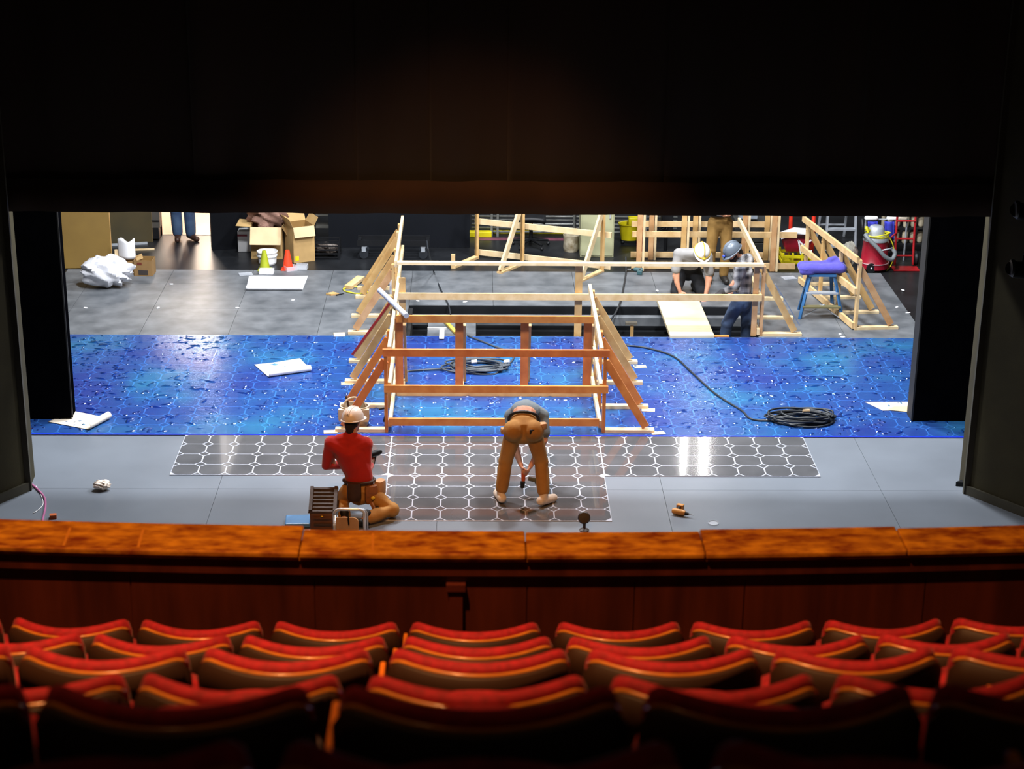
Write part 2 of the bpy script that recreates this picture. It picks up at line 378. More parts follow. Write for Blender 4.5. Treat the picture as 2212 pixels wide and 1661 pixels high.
# three bare panels of the wide strip, one bare panel in front, and the filmed deck behind
yA = YD0-4*TY
for k, lab in enumerate(('bare octagon-tiled floor panel left of the kneeling worker', 'bare octagon-tiled floor panel just before the front rail of the timber frame', 'bare octagon-tiled floor panel right of the bending worker')):
    t, _, _ = deck('tiled_floor_panel', lab, X0+k*8*TX, yA, 8, 4); lay(t, X0+k*8*TX+0.0, yA, 8, 4)
t, _, _ = deck('tiled_floor_panel', 'bare octagon-tiled floor panel under the feet of the bending worker', X0+8*TX, yA-4*TY, 8, 4); lay(t, X0+8*TX, yA-4*TY, 8, 4)
NB = 40; XB = X0-8*TX
BLUE, _, _ = deck('filmed_tile_deck', 'wide octagon-tiled deck covered in crinkled blue protective film', XB, YD0, NB, 12)
lay(BLUE, XB, YD0, NB, 12)
def film(name='blue_protective_film', rough=0.24, ior=1.5, fac=0.34):
    m = bpy.data.materials.new(name); m.use_nodes = True; nt = m.node_tree; nd = nt.nodes; lk = nt.links
    b = nd['Principled BSDF']; b.inputs['Roughness'].default_value = 0.6; b.inputs['Specular IOR Level'].default_value = 0.0
    geo = nd.new('ShaderNodeNewGeometry')
    n = nd.new('ShaderNodeTexNoise'); n.inputs['Scale'].default_value = 0.75; n.inputs['Detail'].default_value = 5; lk.new(geo.outputs['Position'], n.inputs['Vector'])
    r = nd.new('ShaderNodeValToRGB'); lk.new(n.outputs['Fac'], r.inputs[0]); e = r.color_ramp.elements
    e[0].position = 0.36; e[0].color = (0.030, 0.060, 0.46, 1); e[1].position = 0.66; e[1].color = (0.05, 0.30, 0.62, 1)
    q = e.new(0.52); q.color = (0.035, 0.14, 0.54, 1); lk.new(r.outputs[0], b.inputs['Base Color'])
    # fine crinkles plus long stretch ridges
    mp = nd.new('ShaderNodeMapping'); mp.inputs['Scale'].default_value = (5.5, 17, 1); lk.new(geo.outputs['Position'], mp.inputs[0])
    n1 = nd.new('ShaderNodeTexNoise'); n1.inputs['Scale'].default_value = 1.0; n1.inputs['Detail'].default_value = 5; n1.inputs['Roughness'].default_value = 0.62; lk.new(mp.outputs[0], n1.inputs['Vector'])
    vo = nd.new('ShaderNodeTexVoronoi'); vo.inputs['Scale'].default_value = 8.0; lk.new(geo.outputs['Position'], vo.inputs['Vector'])
    mx = nd.new('ShaderNodeMath'); mx.operation = 'MULTIPLY_ADD'; lk.new(vo.outputs['Distance'], mx.inputs[0]); mx.inputs[1].default_value = 0.35; lk.new(n1.outputs['Fac'], mx.inputs[2])
    bp = nd.new('ShaderNodeBump'); bp.inputs['Strength'].default_value = 0.5; bp.inputs['Distance'].default_value = 0.014; lk.new(mx.outputs[0], bp.inputs['Height']); lk.new(bp.outputs[0], b.inputs['Normal'])
    tr = nd.new('ShaderNodeBsdfTransparent'); tr.inputs[0].default_value = (0.30, 0.66, 1.0, 1)
    ms = nd.new('ShaderNodeMixShader'); ms.inputs[0].default_value = fac; lk.new(tr.outputs[0], ms.inputs[1]); lk.new(b.outputs[0], ms.inputs[2])
    gl = nd.new('ShaderNodeBsdfGlossy'); gl.inputs['Roughness'].default_value = rough; lk.new(bp.outputs[0], gl.inputs['Normal'])
    fr = nd.new('ShaderNodeFresnel'); fr.inputs['IOR'].default_value = ior; m2 = nd.new('ShaderNodeMixShader'); lk.new(fr.outputs[0], m2.inputs[0]); lk.new(ms.outputs[0], m2.inputs[1]); lk.new(gl.outputs[0], m2.inputs[2])
    lk.new(m2.outputs[0], nd['Material Output'].inputs[0]); return m
M_FILM = film(); M_BUBBLE = film('blue_film_bubble', 0.09, 2.1, 0.12)
xw = XB+NB*TX; seams = [XB, -3.42, -1.5, 1.9, 4.4, xw]; ft = YD0+12*TY
for a, b in zip(seams, seams[1:]):
    MB().add([(a+0.001, YD0+0.004, 0.0126), (b-0.001, YD0+0.004, 0.0126), (b-0.001, ft-0.010, 0.0126), (a+0.001, ft-0.010, 0.0126)], [(0, 1, 2, 3)]).build('film', M_FILM, BLUE)
MB().bx(XB, xw, YD0-0.030, YD0-0.002, 0.0118, 0.0150).build('film_edge', mat('deep_blue_film_edge', (0.008, 0.03, 0.62), 0.3), BLUE)
DZ = 0.0132     # top of film
# air bubbles and short wrinkles trapped in the film
bb = MB(); rnd = random.Random(11); nb = 0
while nb < 3200:
    x, y = rnd.uniform(-5.6, 6.1), rnd.uniform(YD0+0.05, ft-0.06)
    dens = 0.35+0.65*(0.5+0.5*math.sin(x*1.7+2.1*math.sin(y*1.3))*math.cos(y*2.3+x*0.6))
    if rnd.random() > dens: continue
    nb += 1; r_ = rnd.choice((0.010, 0.014, 0.019, 0.026)); el = rnd.choice((1.0, 1.0, 1.6, 3.2)); an = rnd.uniform(-0.5, 0.5)+(0.0 if rnd.random() < 0.7 else 1.2); ca, sa = math.cos(an), math.sin(an); V = []; F = []
    for k, (f, h) in enumerate(((1.0, 0.0), (0.72, 0.24), (0.36, 0.40))):
        for i in range(8): a_ = math.pi*i/4; px_, py_ = f*r_*el*math.cos(a_), f*r_*math.sin(a_); V.append((x+px_*ca-py_*sa, y+px_*sa+py_*ca, 0.0127+h*r_))
    V.append((x, y, 0.0127+0.45*r_))
    for k in range(2):
        for i in range(8): j = (i+1) % 8; F.append((k*8+i, k*8+j, k*8+8+j, k*8+8+i))
    F += [(16+i, 16+(i+1) % 8, 24) for i in range(8)]
    bb.add(V, F)
o = bb.build('film_bubbles', M_BUBBLE, BLUE, smooth='all'); o['kind'] = 'stuff'
# ---------------------------------------------------------------- balcony
RR = 33.0
def ry(x, y0): return y0 - 0.0 + (x-0.1)**2/(2*RR)
def curved(mb, x0, x1, ya, yb, z0, z1, nseg=16, ra=0.0):
    V = []; F = []
    for i in range(nseg+1):
        x = x0+(x1-x0)*i/nseg
        for y, z in ((ya, z0), (yb, z0), (yb, z1), (ya, z1)): V.append((x, ry(x, y), z))
    for i in range(nseg):
        a = i*4; b = a+4
        for k in range(4): k2 = (k+1) % 4; F.append((a+k, b+k, b+k2, a+k2))
    F += [(3, 2, 1, 0), tuple(nseg*4+k for k in range(4))]
    mb.add(V, F); return mb
RZ = 4.503
wall = struct(curved(MB(), -4.6, 4.8, 7.56, 7.70, 2.6, RZ-0.045, 30), 'wall_balcony_front', M_DARKWOOD, 'dark mahogany balcony front wall below the rail'); fix(wall)
o = curved(MB(), -4.6, 4.8, 7.525, 7.56, RZ-0.12, RZ-0.046, 30).build('rail_moulding', M_DARKWOOD, wall); fix(o)
o = curved(MB(), -4.6, 4.8, 7.545, 7.56, RZ-0.155, RZ-0.12, 30).build('rail_moulding', M_DARKWOOD, wall); fix(o)
edges = [-4.6, -3.0, -1.55, -0.72, -0.085, 0.235, 0.72, 1.22, 2.05, 3.3, 4.8]
for a, b in zip(edges, edges[1:]):
    o = curved(MB(), a+0.003, b-0.003, 7.553, 7.56, 3.0, RZ-0.155, 6).build('wall_panel', M_DARKWOOD, wall); fix(o)
p = MB().bx(-0.115, -0.055, 7.520, 7.553, 3.2, RZ-0.19).bx(-0.128, -0.042, 7.508, 7.555, RZ-0.19, RZ-0.158)
p.build('pilaster', mat('reddish_pilaster', (0.085, 0.014, 0.008), 0.5, scale=4), wall)
rail = struct(curved(MB(), -4.6, 4.8, 7.515, 7.70, RZ-0.046, RZ-0.030, 30), 'trim_1', M_BURL, 'worn orange wooden rail cap along the balcony front'); fix(rail)
cutx = [(-4.6, -0.782, 7.795), (-0.782, 0.228, 7.755), (0.228, 1.028, 7.742), (1.028, 1.94, 7.765), (1.94, 4.8, 7.745)]
for a, b, far in cutx:
    o = curved(MB(), a+0.002, b-0.002, 7.498, far, RZ-0.030, RZ, 12).build('rail_plank', M_BURL, rail, bevel=0.008)
for px in (138, 300, 805):
    q = PY(px, 1160, 7.62); MB().box((q.x, ry(q.x, 7.62), RZ+0.0005), (0.012, 0.19, 0.001), rz=0.05).build('inlay_strip', mat('yellow_inlay', (0.55, 0.20, 0.02), 0.5), rail)
# stepped balcony floor
ROWY = [6.55, 5.65, 4.75, 3.85, 2.95, 2.05]; ROWZ = [4.682, 5.093, 5.527, 5.940, 6.415, 6.842]
SEATH = 0.84
bf = MB()
for i, (y, z) in enumerate(zip(ROWY, ROWZ)):
    ya = y-0.42 if i < 5 else y-0.9; yb = ROWY[i-1]-0.42 if i else 7.75
    bf.bx(-5.0, 5.2, ya, yb, 2.4, z-SEATH)
struct(bf, 'floor_balcony', M_CARPET, 'dark carpeted steps of the balcony under the seats')

# ================================================================ SEATS
M_PLUSH = mat('red_plush', (0.38, 0.005, 0.016), 0.8, vary=0.25, scale=40, sheen=0.15, bump=0.06, bscale=160)
M_SHELL = mat('dark_seat_shell', (0.040, 0.014, 0.005), 0.6, scale=4, stretch=(1, 1, 0.2), colour2=(0.03, 0.010, 0.004))
M_EDGE = mat('golden_ply_edge', (0.62, 0.22, 0.03), 0.28, vary=0.2, scale=14, coat=0.3)
M_ORANGE = mat('orange_armrest_wood', (0.75, 0.20, 0.015), 0.45, vary=0.15, scale=5)
M_IRON = mat('dark_iron', (0.02, 0.016, 0.014), 0.5, metal=0.6)
def seat_proto(w):
    """back of a tip-up theatre seat, local: y forward to the stage, origin on the floor"""
    r = bpy.data.objects.new('theatre_seat', None); COL.objects.link(r); r.empty_display_size = 0.1; ORG[r.name] = Vector((0, 0, 0))
    N = 28; zt = SEATH-0.022; dep = 0.115
    def yc(x): return -dep + dep*(2*abs(x)/w)**2          # plan curve, ends forward
    def topz(x, c=0.045, z=zt):
        q = abs(x)-(w/2-c); return z if q <= 0 else z-c+math.sqrt(max(c*c-q*q, 0))
    def shell(u, v):
        x = -w/2+w*u; z = 0.30+(topz(x)-0.30)*v; return (x, yc(x)-0.055*(z-0.30)/0.5, z)
    MB().sheet(shell, N, 6, -0.016).build('back_shell', M_SHELL, r, smooth='all')
    edge = [(x, yc(x)-0.055*(topz(x)-0.30)/0.5+0.006, topz(x)-0.001) for x in [-w/2+0.006+(w-0.012)*i/40 for i in range(41)]]
    MB().tube(edge, 0.0065, 8).build('shell_edge', M_EDGE, r, smooth='all')
    m = MB(); V = []; F = []; K = 12; NN = 36                           # plush pad: lofted rounded section
    for i in range(NN+1):
        x = -w/2+w*i/NN; zt2 = topz(x, 0.05, SEATH); y0 = yc(x)+0.012; e = min(1, (w/2-abs(x))/0.03); th = 0.052*math.sqrt(max(0.10, 1-(1-e)**2))
        for k in range(K):
            if k < 6:
                a = math.pi*k/5; yy = y0+th/2-math.cos(a)*th/2; zz = zt2-0.020+math.sin(a)*0.020; sl = zz
            else:
                s_ = (k-6)/5; yy = y0+th - th*s_*1.0; zz = 0.34; sl = zz
                if k in (6, 7, 8): yy = y0+th; zz = zt2-0.03-(zt2-0.37)*(k-5)/4
                else: yy = y0; zz = 0.34+(zt2-0.40)*(k-9)/4
            V.append((x, yy-0.055*(zz-0.30)/0.5, zz))
    for i in range(NN):
        for k in range(K): k2 = (k+1) % K; F.append((i*K+k, i*K+k2, (i+1)*K+k2, (i+1)*K+k))
    F += [tuple(range(K-1, -1, -1)), tuple(NN*K+k for k in range(K))]
    m.add(V, F); o = m.build('back_pad', M_PLUSH, r, smooth='all'); fix(o)
    c = MB()
    def cush(u, v): return (-w/2+0.035+(w-0.07)*u, 0.15+0.05*math.sin(math.pi*u)*math.sin(math.pi*v)+0.05*v, 0.34+0.24*v)
    c.sheet(cush, 10, 8, 0.09); o = c.build('seat_cushion', M_PLUSH, r, smooth='all'); fix(o)
    for s_ in (-1, 1):
        if s_ > 0:
            a = MB().bx(w/2-0.004, w/2+0.014, -0.02, 0.36, 0.555, 0.580); a.build('armrest', M_ORANGE, r, bevel=0.006)
            MB().bx(w/2-0.002, w/2+0.013, -0.015, 0.05, 0.26, 0.556).build('end_panel', M_ORANGE, r)
        MB().bx(s_*(w/2-0.02)-0.012, s_*(w/2-0.02)+0.012, 0.02, 0.24, 0.0, 0.30).build('stanchion', M_IRON, r)
    return r
def dup(root):
    r = root.copy(); COL.objects.link(r); ORG[r.name] = Vector((0, 0, 0))
    for ch in list(root.children):
        c = ch.copy(); COL.objects.link(c); c.parent = r
    return r
SEATS = [   # (left px, right px) of every back in each row, read at the top corners
 [(-262, 8), (20, 290), (298, 573), (587, 868), (880, 1172), (1195, 1475), (1486, 1760), (1772, 2042), (2052, 2322)],
 [(-130, 188), (195, 510), (517, 843), (863, 1200), (1217, 1543), (1560, 1877), (1887, 2193), (2203, 2510)],
 [(-340, 35), (45, 418), (432, 812), (835, 1237), (1257, 1640), (1660, 2028), (2043, 2410)],
 [(-190, 290), (296, 750), (782, 1278), (1305, 1768), (1787, 2260)],
 [(-540, 78), (88, 690), (722, 1350), (1375, 1980), (1992, 2590)],
 [(-330, 570), (590, 1482), (1513, 2410)]]
ROWNAME = ['in the front row behind the balcony rail', 'in the second row from the rail', 'in the third row from the rail', 'in the fourth row from the rail', 'in the fifth row from the rail', 'in the dark row nearest the viewer']
ORD = ['leftmost', 'second from left', 'third from left', 'fourth from left', 'fifth from left', 'sixth from left', 'seventh from left', 'eighth from left', 'ninth from left']
TIPY = [1338, 1370, 1396, 1457, 1476, 1582]
proto = None
for ri, row in enumerate(SEATS):
    for si, (a, b) in enumerate(row):
        z = ROWZ[ri]; pa = PY(a, TIPY[ri], ROWY[ri]); pb = PY(b, TIPY[ri], ROWY[ri]); cx = (pa.x+pb.x)/2; ww = pb.x-pa.x
        if proto is None: proto = seat_proto(0.50); r = proto
        else: r = dup(proto)
        r.location = (cx, ROWY[ri]+cx*cx/(2*45), z-SEATH); r.rotation_euler = (0, 0, cx/45); r.scale = (ww/0.518, 1, 1)
        last = len(row)-1
        pos = 'rightmost' if si == last else ORD[si]
        tag(r, 'red plush tip-up theatre seat, %s %s' % (pos, ROWNAME[ri]), 'seat', 'theatre seats in rows on the balcony')

# ================================================================ TIMBER RAILING FRAMES
def wood(name, c, c2): return mat(name, c, 0.55, scale=7, stretch=(1, 1, 1), colour2=c2, detail=6)
W1 = wood('pine_pale', '#d9bb8d', '#c3a06c'); W2 = wood('pine_tan', '#cfab72', '#be9258'); W3 = wood('fir_orange', '#ca8745', '#b56c2e'); W4 = wood('fir_red', '#c17239', '#a85a28'); W6 = wood('fir_tan', '#c99f72', '#b58658'); W5 = wood('pine_white', '#e3cda6', '#d4b98c')
MR = mat('red_stained_edge', '#8c1a18', 0.6, scale=6)
MBRK = mat('knotty_board', '#b88a52', 0.6, scale=12, colour2='#9c6d38')
def V3(x, y, z): return Vector((x, y, z))
def lumber(t, name, p0, p1, a, b, m, up=(0, 0, 1)): return MB().beam(p0, p1, a, b, up).build(name, m, t)
def jack(t, p, out, L, h, mats, z0, brace_h=0.90, foot=True, feet_m=None):
    """post with a sloping brace and a flat foot, standing in the plane of 'out'"""
    p = Vector((p[0], p[1], z0)); out = Vector((out[0], out[1], 0)).normalized(); side = Vector((-out.y, out.x, 0))
    MB().beam(p+V3(0, 0, 0.0), p+V3(0, 0, h), 0.089, 0.038, up=out).build('post', mats[0], t)
    if foot: MB().beam(p+out*0.02+V3(0, 0, 0.019), p+out*L+V3(0, 0, 0.019), 0.089, 0.038).build('foot', mats[2], t)
    s = side*0.0
    MB().beam(p+out*(L-0.10)+V3(0, 0, 0.065)+s, p+out*0.008+V3(0, 0, brace_h-0.02)+s, 0.038, 0.089, up=(0, 0, 1)).build('brace', mats[1], t)
RAILZ = [(0.02, 0.105), (0.512, 0.598), (0.955, 1.042)]

# --- A: frame on the blue deck
t = thing('timber_stair_railing', 'raw timber railing frame with braced sides standing on the blue film', 'timber frame', (0.24, 21.6, DZ))
xl, xr = -1.045, 1.505; z0 = DZ
ym = [(W3, W4, W5), (W3, W3, W5), (W2, W2, W5), (W2, W2, W5)]
for i, y in enumerate((20.40, 21.20, 22.06, 22.84)):
    jack(t, (xl, y), (-1, 0), 0.60, 0.985, ym[i] if i else (W3, W4, W5), z0); jack(t, (xr, y), (1, 0), 0.60, 0.985, ym[i] if i else (W3, W3, W5), z0)
MB().beam((-1.60, 22.835, z0+0.105), (-1.075, 22.835, z0+0.86), 0.004, 0.03).build('paint_stripe', MR, t)
MB().beam((-1.60, 22.815, z0+0.105), (-1.075, 22.815, z0+0.86), 0.004, 0.028).build('paint_stripe', MR, t)
for x in (xl+0.040, xr-0.040):
    for za, zb in RAILZ:
        if za < 0.3: za, zb = 0.04, 0.128
        lumber(t, 'side_rail', (x, 20.42, z0+(za+zb)/2), (x, 22.95, z0+(za+zb)/2), 0.038, zb-za, W5)
for za, zb, m, xa, xb in ((0.955, 1.042, W4, xl-0.03, xr+0.045), (0.512, 0.598, W3, xl-0.02, xr+0.04), (0.100, 0.187, W3, xl+0.03, xr-0.055)):
    lumber(t, 'front_rail', (xa, 20.335, z0+(za+zb)/2), (xb, 20.335, z0+(za+zb)/2), 0.038, zb-za, m)
ymid = 21.60
lumber(t, 'middle_rail', (xl+0.07, ymid, z0+0.998), (xr-0.07, ymid, z0+0.998), 0.038, 0.087, W3)
lumber(t, 'middle_rail', (xl+0.07, ymid, z0+0.0445), (xr-0.07, ymid, z0+0.0445), 0.038, 0.087, W2)
for px in (862, 992, 1133, 1269):
    x = PY(px, 760, ymid).x
    lumber(t, 'stud', (x, ymid+0.04, z0), (x, ymid+0.04, z0+0.99), 0.038, 0.098, W4, up=(1, 0, 0))
    lumber(t, 'stud_brace', (x+0.065, ymid+0.46, z0+0.03), (x+0.065, ymid+0.075, z0+0.90), 0.034, 0.045, W2)
    lumber(t, 'stud_foot', (x+0.035, ymid+0.03, z0+0.02), (x+0.035, ymid+0.50, z0+0.02), 0.036, 0.04, W5)
for (x, y, r) in ((-1.70, 20.36, 0.1), (2.15, 20.36, 0.2), (2.10, 21.12, -0.1), (2.13, 22.70, 0.15), (-1.61, 22.02, 0.05)):
    MB().box((x, y, z0+0.003), (0.16, 0.10, 0.006), rz=r).build('shim', W5, t)

# --- B: wide frame over the trap opening
t = thing('timber_stair_railing', 'wide raw timber railing frame around the open trap and two crouched workers', 'timber frame', (1.38, 24.6, 0.001))
xl, xr, z0 = -1.115, 3.885, 0.001
for i, y in enumerate((24.05, 24.78, 25.68, 26.10)):
    jack(t, (xl, y), (-1, 0), 0.62, 0.985, ((W2, W6, W5), (W2, W2, W5), (W1, W2, W5), (W2, W2, W5))[i], z0)
    if i < 3: jack(t, (xr, y), (1, 0), 0.56, 0.985, ((W6, W2, W5), (W6, W2, W5), (W2, W1, W5))[i], z0)
for x in (xl+0.040, xr-0.040):
    for za, zb in RAILZ: lumber(t, 'side_rail', (x, 23.99, z0+(za+zb)/2), (x, 26.36, z0+(za+zb)/2), 0.038, zb-za, W5)
lumber(t, 'front_rail', (xl+0.06, 23.985, z0+1.020), (xr-0.02, 23.985, z0+1.020), 0.085, 0.038, W5)
lumber(t, 'front_rail', (xl+0.06, 23.985, z0+0.555), (xr-0.02, 23.985, z0+0.555), 0.038, 0.089, W1)
lumber(t, 'stud', (1.385, 24.03, PITZ), (1.385, 24.03, z0+1.0), 0.034, 0.098, W2, up=(1, 0, 0))
lumber(t, 'post', (xl+0.12, 24.02, z0), (xl+0.12, 24.02, z0+0.80), 0.038, 0.089, W2, up=(1, 0, 0))
lumber(t, 'post', (xr-0.10, 24.035, z0), (xr-0.10, 24.035, z0+0.99), 0.036, 0.07, W6, up=(1, 0, 0))
lumber(t, 'metal_strip', (xr+0.52, 24.02, z0+0.16), (xr+0.16, 24.02, z0+0.74), 0.06, 0.012, mat('grey_metal', '#a7adb5', 0.35, metal=0.7), up=(0, 0, 1))

# --- C: single side frame on the right
t = thing('timber_stair_railing', 'single raw timber railing side with braces beside the blue stool', 'timber frame', (5.0, 25.3, 0.001))
pa, pb = Vector((5.235, 24.33)), Vector((4.86, 26.45)); d = (pb-pa).normalized(); out = Vector((d.y, -d.x)); 
for i, f in enumerate((0.0, 0.33, 0.66, 0.97)):
    p = pa+(pb-pa)*f; jack(t, (p.x, p.y), (out.x, out.y*0.4), 0.60, 1.00, ((W1, W6, W5), (W1, W2, W5), (W2, W2, W5), (W1, W2, W5))[i], 0.001)
inn = Vector((-out.x*0.040, -out.y*0.040))
for za, zb in RAILZ:
    a, b = pa+inn-d*0.03, pb+inn+d*0.05; lumber(t, 'side_rail', (a.x, a.y, (za+zb)/2), (b.x, b.y, (za+zb)/2), 0.038, zb-za, W1)

# --- D: frame standing at the back of the deck
t = thing('timber_stair_railing', 'raw timber railing frame with forward braces behind the trap centre', 'timber frame', (0.9, 27.5, -0.012))
P = [G(1030, 556), G(1128, 569), G(1300, 586)]; z0 = -0.012
for i, p in enumerate(P):
    MB().beam((p.x, p.y, z0), (p.x, p.y, z0+1.0), 0.089, 0.038, up=(1, 0.3, 0)).build('post', W2, t)
    f = p+V3(-0.36, -0.55, 0)
    f.z = z0+0.02; MB().beam((p.x, p.y, z0+0.02), (f.x, f.y, z0+0.02), 0.085, 0.038).build('foot', W1, t)
    if i: MB().beam((f.x+0.02, f.y+0.03, z0+0.05), (p.x-0.03, p.y-0.05, z0+0.93), 0.085, 0.038, up=(1, -0.8, 0)).build('brace', W5, t)
    else: MB().beam((f.x, f.y, z0), (f.x, f.y, z0+0.22), 0.06, 0.04).build('foot_block', W1, t)
dd = (P[2]-P[0]).normalized(); bk = V3(0.02, 0.055, 0)
for za, zb in RAILZ:
    a = P[0]-dd*0.05+bk; b = P[2]+dd*0.12+bk; lumber(t, 'rail', (a.x, a.y, z0+(za+zb)/2+0.02), (b.x, b.y, z0+(za+zb)/2+0.02), 0.038, zb-za, W5)
# --- E: two parallel frames behind the crouched workers
for lab, yy, xa, xb, posts, zz in (('raw timber railing frame standing behind the worker in the white helmet', 27.14, 2.36, 4.86, (1383, 1478, 1672), -0.001),
                                  ('raw timber railing frame partly hidden behind the tan-trousered worker', 27.78, 2.40, 4.7, (1408, 1502, 1608, 1656), -0.013)):
    t = thing('timber_stair_railing', lab, 'timber frame', ((xa+xb)/2, yy, zz))
    for k, px in enumerate(posts):
        q = PY(px, 560, yy); MB().beam((q.x-0.022, yy, zz), (q.x-0.022, yy, zz+1.04), 0.075, 0.036, up=(0, 1, 0)).build('post', (W6, W2, W6, W2)[k], t)
        MB().beam((q.x+0.042, yy-0.005, zz), (q.x+0.042, yy-0.005, zz+1.04), 0.034, 0.05, up=(0, 1, 0)).build('stud', W5, t)
    for za, zb in RAILZ: lumber(t, 'rail', (xa, yy+0.05, zz+(za+zb)/2), (xb, yy+0.05, zz+(za+zb)/2), 0.034, zb-za, W1)

# plywood sheet laid across the trap edge
t = thing('plywood_sheet', 'thick pale plywood sheet sloping across the open trap', 'board', (2.9, 24.8, 0.0))
a, b, c, e = V3(2.60, 25.55, 0.055), V3(3.20, 25.55, 0.055), V3(3.235, 23.90, 0.045), V3(2.635, 23.88, 0.045)
def ply(u, v): return (a*(1-u)+b*u)*(1-v)+(e*(1-u)+c*u)*v
MB().sheet(ply, 6, 8, -0.048).build('sheet', mat('pale_ply', '#d8caa9', 0.6, scale=2, colour2='#c3b18c'), t); fix(t.children[0])

# ================================================================ PEOPLE
M_SKIN = mat('skin', '#c98f72', 0.55, vary=0.08, scale=18)
def remesh(mb, name, voxel, m, parent, iters=4):
    o = mb.build('tmp', m, None); fix(o)
    r = o.modifiers.new('r', 'REMESH'); r.mode = 'VOXEL'; r.voxel_size = voxel; r.use_smooth_shade = True
    s = o.modifiers.new('s', 'SMOOTH'); s.factor = 0.5; s.iterations = iters
    dg = bpy.context.evaluated_depsgraph_get(); me = bpy.data.meshes.new_from_object(o.evaluated_get(dg)); old = o.data
    bpy.data.objects.remove(o, do_unlink=True); bpy.data.meshes.remove(old); me.name = name
    p = bpy.data.objects.new(name, me); COL.objects.link(p); p.parent = parent; ORG[p.name] = Vector((0, 0, 0))
    me.materials.clear(); me.materials.append(m); me.polygons.foreach_set('use_smooth', [True]*len(me.polygons)); return p
def hand(mb, wrist, d, pn, side, curl=0.6):
    wrist = Vector(wrist); d = Vector(d).normalized(); pn = Vector(pn); pn = (pn-d*pn.dot(d)).normalized(); ac = d.cross(pn).normalized()*side
    mb.limb([wrist-d*0.02, wrist+d*0.03, wrist+d*0.078], [0.026, 0.036, 0.037], 10, 0.5, up=pn)
    for k, (o_, L) in enumerate(((0.030, 0.062), (0.010, 0.072), (-0.011, 0.067), (-0.030, 0.052))):
        b = wrist+d*0.072+ac*o_; d1 = (d*math.cos(curl*0.6)+pn*math.sin(curl*0.6)+ac*o_*2).normalized(); d2 = (d*math.cos(curl*1.7)+pn*math.sin(curl*1.7)).normalized()
        mb.limb([b-d*0.012, b+d1*L*0.55, b+d1*L*0.55+d2*L*0.5], [0.0105, 0.010, 0.0085], 8)
    b = wrist+d*0.022+ac*0.030; d1 = (ac*0.75+d*0.75+pn*0.3).normalized(); d2 = (ac*0.2+d*0.9+pn*0.5).normalized()
    mb.limb([b-ac*0.012, b+d1*0.042, b+d1*0.042+d2*0.032], [0.014, 0.012, 0.010], 8)
def headmat(hf, hu):
    hf = Vector(hf).normalized(); hu = Vector(hu); hu = (hu-hf*hu.dot(hf)).normalized(); hr = hf.cross(hu)
    return Matrix((hr, hf, hu)).transposed()
